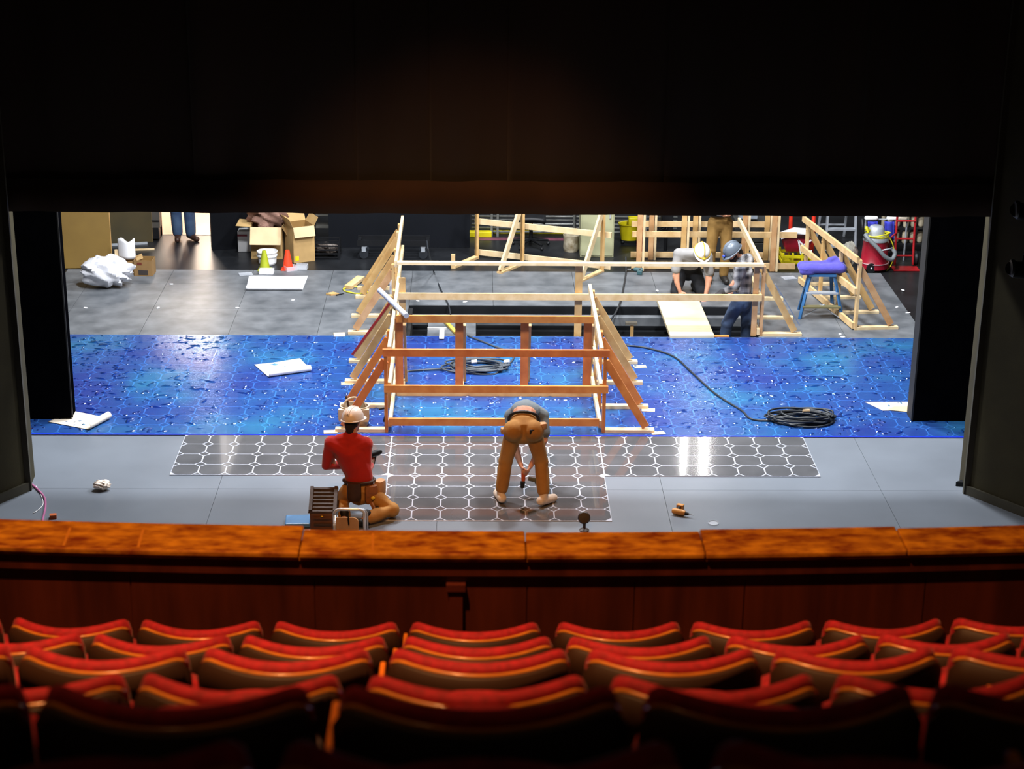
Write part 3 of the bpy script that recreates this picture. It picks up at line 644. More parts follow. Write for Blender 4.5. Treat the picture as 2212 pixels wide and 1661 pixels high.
def person(label, loc, J, st):
    t = thing('person', label, 'person', loc)
    v = {k: Vector(p) for k, p in J.items() if k not in ('hf', 'hu')}; fwd = Vector(st.get('fwd', (0, 1, 0)))
    H = headmat(J['hf'], J['hu']); hc = v['head']
    # ---- body: one continuous skin surface
    b = MB()
    b.ball(hc, (0.074, 0.095, 0.105), 18, 12, H); b.limb([hc+H@Vector((0, 0.035, -0.05)), hc+H@Vector((0, 0.055, -0.092))], [0.058, 0.040], 12)
    b.limb([hc+H@Vector((0, 0.092, 0.015)), hc+H@Vector((0, 0.112, -0.022))], [0.010, 0.015], 8)                      # nose
    b.limb([hc+H@Vector((-0.022, 0.094, -0.055)), hc+H@Vector((0.022, 0.094, -0.055))], [0.008, 0.008], 8)          # lips
    b.limb([hc+H@Vector((-0.042, 0.085, 0.026)), hc+H@Vector((0.042, 0.085, 0.026))], [0.012, 0.012], 8)            # brow
    for s in (-1, 1): b.ball(hc+H@Vector((s*0.076, -0.008, -0.012)), (0.010, 0.020, 0.031), 8, 6, H)                  # ears
    b.limb([v['neck'], hc+H@Vector((0, -0.015, -0.06))], [0.060, 0.056], 12)
    b.limb([v['pelvis'], v['waist'], v['chest'], v['neck']], [0.095, 0.145*st.get('w', 1.0), 0.13, 0.06], 14, 0.68, up=fwd)
    for s in 'LR':
        b.limb([v['chest']*0.35+v['sh'+s]*0.65, v['sh'+s], v['el'+s], v['wr'+s]], [0.05, 0.050, 0.038, 0.026], 12)
        b.limb([v['sh'+s]*0.5+v['el'+s]*0.5, v['el'+s]*0.6+v['wr'+s]*0.4, v['wr'+s]], [0.042, 0.041, 0.026], 12)
        hand(b, v['wr'+s], v['ha'+s]-v['wr'+s], Vector(st.get('palm'+s, (0, -1, 0))), st.get('side'+s, 1), st.get('curl'+s, 0.7))
        b.limb([v['hip'+s], v['kn'+s], v['an'+s]], [0.070, 0.050, 0.038], 12); b.limb([v['an'+s], v['to'+s]], [0.038, 0.032], 10)
    remesh(b, 'body', 0.0075, M_SKIN, t, 2)
    for s in (-1, 1):
        MB().ball(hc+H@Vector((s*0.030, 0.088, 0.006)), 0.011, 8, 6).build('eye', mat('eye_dark', (0.02, 0.015, 0.01), 0.2), t, smooth='all', world=False)
    # ---- shirt
    sh = MB(); w_ = st.get('w', 1.0)
    hm = st.get('hem', -0.3); h0 = v['waist']*(1-max(hm, 0))+v['chest']*max(hm, 0) if hm > 0 else v['waist']*0.7+v['pelvis']*0.3
    sh.limb([h0, h0*0.6+v['chest']*0.4 if hm > 0 else v['waist'], v['chest'], v['chest']*0.45+v['neck']*0.55], [0.165*w_, 0.165*w_, 0.185*w_, 0.11], 18, 0.68, up=fwd)
    sh.limb([v['shL'], v['chest']*0.5+v['neck']*0.5, v['shR']], [0.072, 0.085, 0.072], 14)
    for s in 'LR':
        if st.get('sleeve', 'long') == 'long': sh.limb([v['sh'+s], v['sh'+s]*0.4+v['el'+s]*0.6, v['el'+s], v['el'+s]*0.15+v['wr'+s]*0.85], [0.078, 0.066, 0.060, 0.044], 14)
        else: sh.limb([v['sh'+s], v['sh'+s]*0.3+v['el'+s]*0.7], [0.078, 0.072], 14)
        sh.limb([v['chest'], v['sh'+s]], [0.12, 0.085], 12)
    for s in 'LR': sh.limb([v['neck']*0.85+v['chest']*0.15, v['neck']*0.35+v['sh'+s]*0.65], [0.062, 0.062], 12)
    sh.limb([v['neck']*0.8+v['chest']*0.2, v['neck']*0.97+hc*0.03], [0.078, 0.066], 12)
    remesh(sh, 'shirt', 0.011, st['shirt'], t, 5)
    # ---- trousers
    p = MB(); hips = (v['hipL']+v['hipR'])/2; q = st.get('pw', 1.0)
    p.limb([v['waist']*0.25+v['pelvis']*0.75, v['pelvis'], hips], [0.165*q, 0.175*q, 0.155*q], 18, 0.72, up=fwd)
    for s in 'LR':
        k = v['kn'+s]; a = v['an'+s]; h = v['hip'+s]
        p.ball(k, 0.088*q, 14, 10); p.limb([h, h*0.5+k*0.5, k, k*0.45+a*0.55, a*(1-st.get('cuff', 0.08))+k*st.get('cuff', 0.08)], [0.105*q, 0.094*q, 0.080*q, 0.080*q, 0.074*q], 16)
        if 'bum' in st: p.ball(h+Vector(st['bum']), 0.115, 14, 10)
    remesh(p, 'trousers', 0.011, st['trousers'], t, 5)
    # ---- shoes
    for s in 'LR':
        f = MB(); a, to = v['an'+s], v['to'+s]; d = (to-a); d.z = 0 if not st.get('kneel') else d.z; d.normalize()
        f.limb([a-d*0.045+Vector((0, 0, -0.02)), a+d*0.05+Vector((0, 0, -0.03)), to], [0.052, 0.052, 0.046], 12); f.limb([a+Vector((0, 0, 0.05)), a], [0.048, 0.047], 12)
        remesh(f, 'shoe', 0.010, st['shoes'], t, 3)
    # ---- belt
    if st.get('belt'):
        pl, wa = v['pelvis'], v['waist']; c0 = pl*0.45+wa*0.55; ax = (wa-pl).normalized(); rt = ax.cross(fwd).normalized(); fw = rt.cross(ax).normalized()
        pts = [c0+rt*(math.cos(2*math.pi*i/24)*0.178*q)+fw*(math.sin(2*math.pi*i/24)*0.130*q) for i in range(24)]
        MB().tube(pts, 0.016, 8, closed=True).build('belt', st['belt'], t, smooth='all', world=False)
    # ---- hair / beard
    if st.get('hair'):
        hb = MB(); hb.ball(hc+H@Vector((0, -0.018, 0.012)), (0.082, 0.090, 0.103), 16, 10, H); hb.limb([hc+H@Vector((0, -0.055, -0.02)), hc+H@Vector((0, -0.060, -0.085))], [0.060, 0.045], 12)
        remesh(hb, 'hair', 0.009, st['hair'], t, 3)
    if st.get('beard'):
        hb = MB(); hb.limb([hc+H@Vector((-0.066, 0.03, -0.045)), hc+H@Vector((-0.04, 0.082, -0.082)), hc+H@Vector((0, 0.100, -0.092)), hc+H@Vector((0.04, 0.082, -0.082)), hc+H@Vector((0.066, 0.03, -0.045))], [0.018, 0.024, 0.030, 0.024, 0.018], 10)
        hb.ball(hc+H@Vector((0, 0.082, -0.110)), (0.042, 0.036, 0.040), 10, 8, H); remesh(hb, 'beard', 0.009, st['beard'], t, 2)
    # ---- hard hat: shell > brim, ridge, front lamp / strap
    if st.get('hat'):
        o_ = Vector((0, 0.002, 0.030)); prof = [(0.002, 0.122), (0.035, 0.119), (0.068, 0.104), (0.094, 0.076), (0.110, 0.040), (0.116, 0.005), (0.117, -0.012), (0.108, -0.012), (0.105, 0.030), (0.085, 0.075), (0.04, 0.108), (0.002, 0.112)]
        S = H @ Matrix.Diagonal((0.96, 1.14, 1.0)); c = hc+H@o_
        hat = MB().lathe(prof, c, 28, S).build('hard_hat', st['hat'], t, smooth='all', world=False); fix(hat)
        br = MB(); V = []; F = []
        for i in range(28):
            a = 2*math.pi*i/28; e = 0.012+0.038*max(0, math.sin(a))**2
            for r_, zz in ((0.114, -0.006), (0.114+e, -0.014), (0.114+e, -0.020), (0.112, -0.014)): V.append(c+S@Vector((r_*math.cos(a), r_*math.sin(a), zz)))
        for i in range(28):
            j = (i+1) % 28
            for k in range(4): k2 = (k+1) % 4; F.append((i*4+k, j*4+k, j*4+k2, i*4+k2))
        br.add(V, F); o = br.build('brim', st['hat'], hat, smooth='all', world=False); fix(o)
        for xo in (-0.022, 0.0, 0.022):
            pts = [c+S@Vector((xo, 0.113*math.cos(a), 0.006+0.116*math.sin(a))) for a in [math.radians(20+140*i/14) for i in range(15)]]
            MB().tube(pts, 0.007 if xo else 0.009, 6).build('ridge', st['hat'], hat, smooth='all', world=False)
        if st.get('strap'):
            pts = [c+S@Vector((0, 0.123*math.cos(a), 0.010+0.122*math.sin(a))) for a in [math.radians(4+172*i/18) for i in range(19)]]
            MB().tube(pts, 0.010, 6, flat=0.5).build('strap', st['strap'], hat, smooth='all', world=False)
            pts = [c+S@Vector((0.121*math.cos(a), 0.121*math.sin(a), 0.012)) for a in [2*math.pi*i/28 for i in range(28)]]
            MB().tube(pts, 0.007, 6, closed=True).build('strap', st['strap'], hat, smooth='all', world=False)
        if st.get('lamp'):
            MB().ball(c+S@Vector((0, 0.128, 0.020)), (0.026, 0.020, 0.020), 10, 8, H).build('head_lamp', st['lamp'], hat, smooth='all', world=False)
        if st.get('mark'):
            MB().prism([(-0.022, 0.004), (-0.006, -0.004), (0.010, -0.008), (0.022, 0.008), (0.006, 0.003), (0.001, 0.009), (-0.004, 0.002)], 0, 0.003, M=Matrix.Translation(c+S@Vector((0.010, -0.1005, 0.060))) @ (headmat(-(H@Vector((0, -0.85, 0.5))), H@Vector((0, 0.5, 0.85))).to_4x4() @ Matrix.Rotation(math.radians(90), 4, 'X'))).build('sticker', mat('black_sticker', (0.01, 0.01, 0.01), 0.5), hat, world=False)
    return t
HATW = mat('white_hard_hat', '#e9ddd3', 0.3, vary=0.03); HATG = mat('grey_hard_hat', '#5c6570', 0.35, vary=0.06)
TAN = mat('tan_work_cloth', '#b0803f', 0.85, scale=5, colour2='#946427', bump=0.7, bscale=9)
TAN2 = mat('brown_work_cloth', '#92703a', 0.85, scale=6, colour2='#7c5c28', bump=0.2, bscale=22)
DENIM = mat('blue_denim', '#3d5170', 0.85, scale=7, colour2='#2b3a55', bump=0.2, bscale=26)
DENIM2 = mat('washed_denim', '#48607f', 0.85, scale=6, colour2='#30466a', bump=0.2, bscale=26)
BLACKC = mat('black_cloth', '#16171c', 0.85, vary=0.2, bump=0.15, bscale=25)
GREYT = mat('grey_tshirt', '#928f8d', 0.85, vary=0.07, bump=0.2, bscale=16); GREYD = mat('slate_tshirt', '#5d6468', 0.85, vary=0.07, bump=0.2, bscale=16)
REDF = mat('red_fleece', '#b01d17', 0.9, vary=0.12, scale=8, sheen=0.3, bump=0.6, bscale=8)
BOOT = mat('black_boot', '#17130f', 0.6); SHOEW = mat('pale_sneaker', '#d9c9b8', 0.7, vary=0.1, scale=20); SHOEB = mat('brown_shoe', '#3a231b', 0.5)
BELT = mat('black_belt', '#17181d', 0.45); LEATH = mat('tan_leather', '#8a5427', 0.6, vary=0.25, scale=16); LEATHD = mat('dark_leather', '#3b2413', 0.6, vary=0.25, scale=16)
HAIR = mat('dark_hair', '#1d130d', 0.8); BEARDR = mat('auburn_beard', '#54281a', 0.85, vary=0.2, scale=40)
def plaid():
    m = bpy.data.materials.new('grey_plaid'); m.use_nodes = True; nt = m.node_tree; nd = nt.nodes; lk = nt.links; b = nd['Principled BSDF']; b.inputs['Roughness'].default_value = 0.9
    tc = nd.new('ShaderNodeTexCoord'); fac = []
    for ax, sc in (((1, 0.4, 0), 2.6), ((0, 0, 1), 2.6), ((1, 0.4, 0), 7.8), ((0, 0, 1), 7.8)):
        wv = nd.new('ShaderNodeTexWave'); wv.inputs['Scale'].default_value = sc; wv.inputs['Distortion'].default_value = 0.6; wv.bands_direction = 'X' if ax[0] else 'Z'
        lk.new(tc.outputs['Object'], wv.inputs['Vector']); fac.append(wv.outputs['Fac'])
    def mth(op, a, b_):
        q = nd.new('ShaderNodeMath'); q.operation = op
        for i, x in enumerate((a, b_)):
            if isinstance(x, (int, float)): q.inputs[i].default_value = x
            else: lk.new(x, q.inputs[i])
        return q.outputs[0]
    s = mth('ADD', mth('MULTIPLY', mth('GREATER_THAN', fac[0], 0.55), 0.4), mth('MULTIPLY', mth('GREATER_THAN', fac[1], 0.55), 0.4)); s = mth('ADD', s, mth('MULTIPLY', mth('GREATER_THAN', fac[2], 0.8), 0.12)); s = mth('ADD', s, mth('MULTIPLY', mth('GREATER_THAN', fac[3], 0.8), 0.12))
    r = nd.new('ShaderNodeValToRGB'); lk.new(s, r.inputs[0]); r.color_ramp.elements[0].color = (0.42, 0.41, 0.42, 1); r.color_ramp.elements[1].color = (0.012, 0.013, 0.020, 1); lk.new(r.outputs[0], b.inputs['Base Color']); return m
PLAID = plaid()

# P1 kneeling in red, back to us, turned a little to the right
person('person in red fleece and white hard hat kneeling with their back to us', (-1.235, 18.06, 0.006), dict(
    pelvis=(0.02, -0.02, 0.28), waist=(0.01, -0.005, 0.46), chest=(-0.085, 0.015, 0.68), neck=(-0.065, 0.03, 0.88), head=(-0.045, 0.065, 1.015), hf=(0.55, 1, -0.12), hu=(-0.05, 0.05, 1),
    shL=(-0.265, 0.03, 0.775), elL=(-0.335, 0.06, 0.52), wrL=(-0.15, 0.24, 0.44), haL=(-0.07, 0.30, 0.44), shR=(0.085, 0.02, 0.77), elR=(0.085, -0.02, 0.475), wrR=(0.130, 0.18, 0.475), haR=(0.155, 0.26, 0.50),
    hipL=(-0.09, -0.01, 0.25), knL=(-0.19, 0.10, 0.09), anL=(-0.13, -0.24, 0.06), toL=(-0.13, -0.34, 0.045), hipR=(0.12, -0.04, 0.25), knR=(0.36, -0.14, 0.095), anR=(0.11, -0.30, 0.07), toR=(0.04, -0.36, 0.045)),
    dict(fwd=(0.35, 1, 0), shirt=REDF, trousers=TAN, shoes=BOOT, hat=HATW, hair=HAIR, belt=LEATHD, kneel=True, mark=True, palmR=(-1, 0, 0), sideR=-1, curlR=1.3, palmL=(0, 0, -1), w=0.95, pw=0.95))
P1 = bpy.data.objects['person']; 
bag = MB(); 
def pouch(m, c, s, rz):
    c = Vector(c); R = Matrix.Rotation(rz, 3, 'Z')
    pr = [(0.80, -0.5), (1.0, -0.3), (1.0, 0.35), (0.9, 0.5)]
    V = []; F = []
    for f, z in pr:
        for k in range(12): a = 2*math.pi*k/12; V.append(c+R@Vector((f*s[0]*math.copysign(abs(math.cos(a))**0.6, math.cos(a)), f*s[1]*math.copysign(abs(math.sin(a))**0.6, math.sin(a)), z*s[2])))
    for i in range(3):
        for k in range(12): k2 = (k+1) % 12; F.append((i*12+k, i*12+k2, (i+1)*12+k2, (i+1)*12+k))
    F += [tuple(range(11, -1, -1)), tuple(range(36, 48))]; m.add(V, F)
for nm, c, s, rz, mm in (('tool_pouch', (0.145, -0.115, 0.26), (0.07, 0.04, 0.20), 0.3, LEATH), ('tool_pouch', (0.235, -0.03, 0.30), (0.06, 0.05, 0.17), 0.9, mat('pale_suede', '#b98f68', 0.8)), ('tool_pouch', (-0.03, -0.155, 0.30), (0.075, 0.03, 0.20), 0.0, LEATHD)):
    m_ = MB(); pouch(m_, c, s, rz); m_.build(nm, mm, P1, smooth=True, world=False)
MB().beam((0.15, -0.20, 0.20), (0.235, -0.235, 0.015), 0.028, 0.028).build('hammer_handle', LEATH, P1, world=False)
MB().ball((0.165, -0.165, 0.24), 0.022, 10, 8).build('tape_measure', mat('yellow_plastic', '#d9b21c', 0.4), P1, smooth='all', world=False)
# P2 bending over between straight legs
person('person in tan trousers bending forward over the tiled panel, seen from behind', (0.508, 18.33, 0.012), dict(
    pelvis=(0.0, -0.02, 0.875), waist=(0.01, 0.16, 0.955), chest=(0.035, 0.42, 0.90), neck=(0.04, 0.60, 0.76), head=(0.04, 0.68, 0.62), hf=(0, -0.35, -1), hu=(0, 0.9, -0.45),
    shL=(-0.115, 0.50, 0.80), elL=(-0.10, 0.36, 0.54), wrL=(-0.015, 0.20, 0.345), haL=(0.015, 0.15, 0.27), shR=(0.205, 0.46, 0.82), elR=(0.24, 0.34, 0.58), wrR=(0.085, 0.20, 0.33), haR=(0.045, 0.17, 0.26),
    hipL=(-0.105, -0.02, 0.82), knL=(-0.185, 0.04, 0.46), anL=(-0.232, 0.0, 0.085), toL=(-0.27, 0.16, 0.04), hipR=(0.105, -0.02, 0.82), knR=(0.195, 0.02, 0.46), anR=(0.225, -0.08, 0.085), toR=(0.335, 0.03, 0.04)),
    dict(fwd=(0, 0.45, -1), shirt=GREYD, sleeve='short', trousers=TAN, shoes=SHOEW, hair=HAIR, belt=BELT, hem=0.42, cuff=0.20, bum=(0, -0.045, 0.03), palmL=(1, 0, 0), palmR=(-1, 0, 0), sideL=1, sideR=-1, curlL=1.1, curlR=1.1, w=0.88, pw=0.92))
P2 = bpy.data.objects['person.001']
MB().box((0.085, -0.165, 0.875), (0.05, 0.012, 0.05), rz=0.2).build('pocket_cloth', BLACKC, P2, world=False)
for c, s in (((0.195, -0.06, 0.90), (0.05, 0.04, 0.07)), ((-0.205, -0.02, 0.83), (0.035, 0.04, 0.06))):
    m_ = MB(); pouch(m_, c, s, 0.4); m_.build('tool_pouch', mat('pale_suede', '#b98f68', 0.8), P2, smooth=True, world=False)
# P3 kneeling on the far side of the trap, facing us
person('person in a grey T-shirt and white hard hat kneeling behind the open trap', (3.10, 25.84, 0.002), dict(
    pelvis=(-0.02, 0.20, 0.36), waist=(-0.01, 0.08, 0.50), chest=(0.015, -0.06, 0.62), neck=(0.075, -0.20, 0.695), head=(0.120, -0.275, 0.735), hf=(0.10, -0.78, -0.62), hu=(0.12, -0.58, 0.80),
    shL=(-0.185, -0.09, 0.66), elL=(-0.235, -0.14, 0.34), wrL=(-0.155, -0.17, 0.12), haL=(-0.12, -0.19, 0.05), shR=(0.225, -0.10, 0.62), elR=(0.265, -0.18, 0.31), wrR=(0.205, -0.24, 0.06), haR=(0.185, -0.26, -0.02),
    hipL=(-0.11, 0.20, 0.32), knL=(-0.20, -0.08, 0.09), anL=(-0.16, 0.34, 0.07), toL=(-0.16, 0.44, 0.045), hipR=(0.09, 0.20, 0.32), knR=(0.18, -0.06, 0.09), anR=(0.12, 0.34, 0.07), toR=(0.12, 0.44, 0.045)),
    dict(fwd=(0, -1, 0), shirt=GREYT, sleeve='short', trousers=BLACKC, shoes=BOOT, hat=mat('white_gloss_hat', '#eef0f2', 0.25, vary=0.02), strap=mat('yellow_strap', '#b8942c', 0.6), lamp=MATS['yellow_plastic'], hair=mat('red_hair', '#4a2316', 0.8), beard=BEARDR, kneel=True, palmL=(0, -1, 0), palmR=(0, -1, 0), sideL=-1, sideR=1, w=1.0))
# P4 in plaid, standing in the trap, head bowed to the left
person('person in grey plaid shirt and grey hard hat standing in the trap', (3.62, 24.32, PITZ), dict(
    pelvis=(0.03, 0.03, 0.80), waist=(0.035, 0.02, 0.95), chest=(0.02, 0.02, 1.20), neck=(-0.03, 0.0, 1.385), head=(-0.125, -0.03, 1.475), hf=(-0.75, -0.30, -0.62), hu=(-0.58, -0.15, 0.8),
    shL=(-0.04, -0.16, 1.30), elL=(-0.10, -0.22, 1.03), wrL=(-0.285, -0.25, 0.965), haL=(-0.36, -0.27, 0.93), shR=(0.10, 0.17, 1.31), elR=(0.06, 0.24, 1.04), wrR=(-0.10, 0.10, 0.90), haR=(-0.14, 0.04, 0.84),
    hipL=(-0.02, -0.07, 0.78), knL=(-0.17, -0.08, 0.46), anL=(-0.20, -0.04, 0.10), toL=(-0.36, -0.06, 0.045), hipR=(0.10, 0.06, 0.78), knR=(0.115, 0.02, 0.44), anR=(0.12, 0.06, 0.09), toR=(-0.02, 0.0, 0.04)),
    dict(fwd=(-1, -0.25, 0), shirt=PLAID, trousers=DENIM, shoes=BOOT, hat=HATG, lamp=mat('blue_lamp', '#3b4fb5', 0.35), hair=HAIR, beard=mat('dark_beard', '#1f130e', 0.85), palmL=(0, 0, -1), palmR=(0, 0, -1), sideL=1, sideR=-1, curlL=0.9, w=1.0))
P4 = bpy.data.objects['person.003']
gl = MB(); hand(gl, Vector((-0.285, -0.25, 0.965)), Vector((-0.075, -0.02, -0.035)), Vector((0, 0, -1)), 1, 0.9); gl.limb([(-0.22, -0.24, 0.985), (-0.30, -0.252, 0.962)], [0.045, 0.042], 12); gl.limb([(-0.30, -0.252, 0.962), (-0.355, -0.268, 0.935)], [0.043, 0.040], 12, 0.7); remesh(gl, 'glove', 0.009, mat('dark_glove', '#3c3a3d', 0.8, vary=0.2), P4, 2)
# P5 standing behind, upper half hidden by the curtain
person('person in brown work trousers standing behind the two crouched workers', (3.60, 26.55, 0.002), dict(
    pelvis=(0.0, 0.0, 0.95), waist=(0.0, 0.01, 1.10), chest=(0.0, 0.02, 1.34), neck=(0.0, 0.0, 1.54), head=(0.0, -0.02, 1.68), hf=(0, -1, -0.4), hu=(0, -0.3, 1),
    shL=(-0.19, 0.0, 1.45), elL=(-0.25, -0.03, 1.17), wrL=(-0.09, -0.20, 1.10), haL=(-0.02, -0.24, 1.10), shR=(0.19, 0.0, 1.45), elR=(0.26, -0.02, 1.17), wrR=(0.09, -0.20, 1.08), haR=(0.02, -0.24, 1.08),
    hipL=(-0.09, 0.0, 0.91), knL=(-0.125, -0.03, 0.50), anL=(-0.12, 0.02, 0.09), toL=(-0.15, -0.14, 0.04), hipR=(0.09, 0.0, 0.91), knR=(0.10, -0.02, 0.50), anR=(0.09, 0.02, 0.09), toR=(0.12, -0.14, 0.04)),
    dict(fwd=(0, -1, 0), shirt=mat('dark_shirt', '#2c2623', 0.85), trousers=TAN2, shoes=BOOT, belt=BELT, hair=HAIR, palmL=(0, 0, 1), palmR=(0, 0, 1), sideL=1, sideR=-1, pw=0.95))
# P6 walking past the doorway
person('person in blue jeans and brown shoes standing in the lit doorway', (-4.66, 28.74, -0.012), dict(
    pelvis=(0.0, 0.0, 0.95), waist=(0.0, 0.0, 1.10), chest=(0.0, 0.0, 1.34), neck=(0.0, 0.0, 1.54), head=(0.0, -0.02, 1.68), hf=(0.6, -0.8, -0.2), hu=(0, 0, 1),
    shL=(-0.19, 0.0, 1.45), elL=(-0.24, 0.02, 1.16), wrL=(-0.22, -0.10, 0.94), haL=(-0.21, -0.14, 0.86), shR=(0.19, 0.0, 1.45), elR=(0.24, 0.02, 1.16), wrR=(0.22, -0.08, 0.94), haR=(0.21, -0.12, 0.86),
    hipL=(-0.09, 0.0, 0.91), knL=(-0.10, -0.02, 0.50), anL=(-0.095, 0.03, 0.09), toL=(-0.08, -0.13, 0.04), hipR=(0.09, 0.0, 0.91), knR=(0.11, -0.01, 0.50), anR=(0.115, 0.02, 0.09), toR=(0.22, -0.08, 0.04)),
    dict(fwd=(0.5, -1, 0), shirt=MATS['dark_shirt'], trousers=DENIM2, shoes=SHOEB, hair=HAIR, palmL=(1, 0, 0), palmR=(-1, 0, 0), pw=1.12))

# ================================================================ PROPS ON THE DECKS
CARD = mat('cardboard', '#b59460', 0.8, vary=0.12, scale=5); CARD2 = mat('pale_cardboard', '#cdb48c', 0.8, vary=0.08, scale=5); CARDIN = mat('cardboard_inside', '#8c6a38', 0.85, vary=0.1)
PAPER = mat('white_paper', '#eeeef2', 0.8, vary=0.03); PAPERB = mat('beige_paper', '#d8cbb8', 0.8, vary=0.04); KRAFT = mat('kraft_paper', '#8f6c5c', 0.8, scale=9, colour2='#6e4f44', bump=0.3, bscale=12)
RUBBER = mat('black_rubber', '#20242a', 0.5, vary=0.1); STEEL = mat('brushed_steel', '#b4bac2', 0.35, metal=0.35, vary=0.08); WHITEP = mat('white_plastic', '#e9e9ea', 0.4, vary=0.03)
YEL = mat('yellow_plastic_crate', '#cfc011', 0.45, vary=0.1); YCORD = mat('yellow_cord', '#d8cf2a', 0.5); REDP = mat('red_enamel', '#8d1226', 0.35, vary=0.12); REDB = mat('red_paint_bright', '#d6321f', 0.4)
BLKP = mat('black_plastic', '#121316', 0.5, vary=0.2, spec=0.3); CLEAR = clear_plastic('clear_plastic', '#d7dbe2', 0.42); NAVY = mat('black_flat', '#0d0e12', 0.8, spec=0.08, vary=0.15, scale=1.5)
def RZ3(a): return Matrix.Rotation(a, 3, 'Z')
def rollpaper(name, label, c, ang, L, W, z, m, curl=0.045, side=1, seed=0, cat='paper sheet'):
    """sheet lying flat whose long edge curls up into a roll"""
    c = Vector((c[0], c[1], z)); R = RZ3(ang)
    def fn(u, v):
        x = -L/2+L*u+0.05*W*v*math.sin(seed+3*u); s = W*v; flat = W*0.80
        if s < flat: y, zz = s, 0.004*math.sin(6*u+seed)+0.004
        else:
            a = (s-flat)/curl; y, zz = flat+curl*math.sin(a), curl*(1-math.cos(a))+0.004
        return c+R@Vector((x, side*(y-W*0.4), zz))
    return MB().sheet(fn, 24, 22, 0.0015).single(name, m, label, cat, smooth='all')
rollpaper('paper_sheet', 'large white paper sheet curled at its near edge on the charcoal deck', G(597, 612), 0.01, 0.88, 0.88, 0.004, PAPER, 0.032, -1, 1)
rollpaper('paper_sheet', 'white paper sheet with a rolled edge lying on the blue film', G(612, 795, DZ), 0.42, 0.62, 0.62, DZ+0.002, mat('warm_white_paper', '#ebe6e0', 0.8, vary=0.03), 0.04, -1, 2)
rollpaper('paper_sheet', 'beige paper curled up at one end beside the left black panel', G(170, 908, DZ), 1.12, 0.42, 0.72, DZ+0.002, PAPERB, 0.045, -1, 3)
c = G(1920, 879, DZ); c2 = G(1935, 884, DZ)
MB().prism([(-0.36, 0.16), (-0.20, -0.13), (0.28, -0.12), (0.30, 0.17)][::-1], 0, 0.004, Matrix.Translation((c.x+0.10, c.y, DZ+0.001))).single('cardboard_sheet', PAPERB, 'larger beige sheet on the blue film by the right black panel', 'sheet'); 
MB().prism([(-0.16, -0.02), (0.20, -0.12), (0.22, 0.10), (-0.05, 0.09)], 0, 0.004, Matrix.Translation((c2.x+0.04, c2.y-0.02, DZ+0.006))).single('cardboard_sheet', CARD2, 'smaller beige sheet overlapping the larger one by the right black panel', 'sheet')
for px, py, s, lab in ((733, 725, 0.15, 'thin wood shim on the film edge by a railing foot'),):
    q = G(px, py); MB().box((q.x, q.y, DZ+0.004), (s, 0.15, 0.006), rz=0.1).single('wood_shim', W5, lab, 'shim')
# crumpled things
def crumple(name, label, c, s, m, seed, cat, amp=0.3, nu=26, nv=16):
    rnd = random.Random(seed); ph = [(rnd.uniform(2, 7), rnd.uniform(2, 7), rnd.uniform(2, 7), rnd.uniform(0, 6)) for _ in range(9)]; b = MB().ball((0, 0, 0), 1.0, nu, nv); V = []
    for p in b.v:
        d = 1+amp*sum(abs(math.sin(a*p.x+e*p.y+f*p.z+g))-0.6 for a, e, f, g in ph)/4
        V.append(Vector((p.x*s[0]*d, p.y*s[1]*d, p.z*s[2]*d)))
    zmin = min(p.z for p in V); b.v = [Vector((c[0], c[1], c[2]))+Vector((p.x, p.y, (p.z-zmin)*0.92)) for p in V]
    return b.single(name, m, label, cat, smooth=True)
q = G(231, 622); crumple('plastic_bag', 'big crumpled white plastic bag on the charcoal deck at far left', (q.x, q.y+0.05, 0.002), (0.36, 0.22, 0.235), mat('white_plastic_bag', '#e6e7ee', 0.35, vary=0.05, bump=0.6, bscale=11), 3, 'bag', 0.42, 40, 26)
q = G(220, 1060); crumple('crumpled_tissue', 'crumpled pale tissue on the grey apron at left', (q.x, q.y+0.02, 0.002), (0.085, 0.06, 0.055), mat('pale_tissue', '#e6d5c6', 0.8, vary=0.08), 8, 'tissue', 0.5)
SCRAPS = ['beside the small brown carton', 'between two deck seams left of the white sheet', 'near the left black panel', 'right of the white curled sheet', 'near the right rear deck corner', 'close to the right black panel', 'at the film edge below the right railing', 'touching another scrap below the right railing', 'near the right deck edge midway', 'at the left rear lip of the trap', 'on the rear lip of the trap centre', 'behind the plywood sheet', 'on a deck seam below the white sheet']
for i, (px, py) in enumerate(((370, 614), (342, 665), (185, 665), (633, 648), (1950, 627), (1962, 676), (1815, 722), (1820, 728), (1937, 664), (902, 650), (1005, 652), (1420, 628), (513, 665))):
    q = G(px, py, 0.001); b = MB(); b.prism([(-0.03-0.008*(i % 3), 0), (-0.006, -0.018), (0.03, -0.008), (0.024, 0.018), (-0.012, 0.02)], 0, 0.006, Matrix.Translation((q.x, q.y, 0.001)) @ Matrix.Rotation(i*1.3, 4, 'Z'))
    b.single('paper_scrap', PAPER, 'tiny white scrap '+SCRAPS[i], 'scrap', 'white scraps scattered on the charcoal deck')
q = G(722, 637); b = MB(); b.prism([(-0.10, 0.0), (-0.02, -0.05), (0.09, 0.0), (0.0, 0.07)], 0, 0.025, Matrix.Translation((q.x-0.02, q.y, 0.002))); b.single('wood_offcut', W2, 'small wood offcut beside a dark marker on the charcoal deck', 'wood offcut')
MB().tube([(q.x+0.03, q.y-0.05, 0.012), (q.x+0.14, q.y+0.04, 0.012)], [0.010, 0.006], 8).single('marker_pen', BLKP, 'dark marker pen beside a small wood offcut', 'pen', smooth=True)
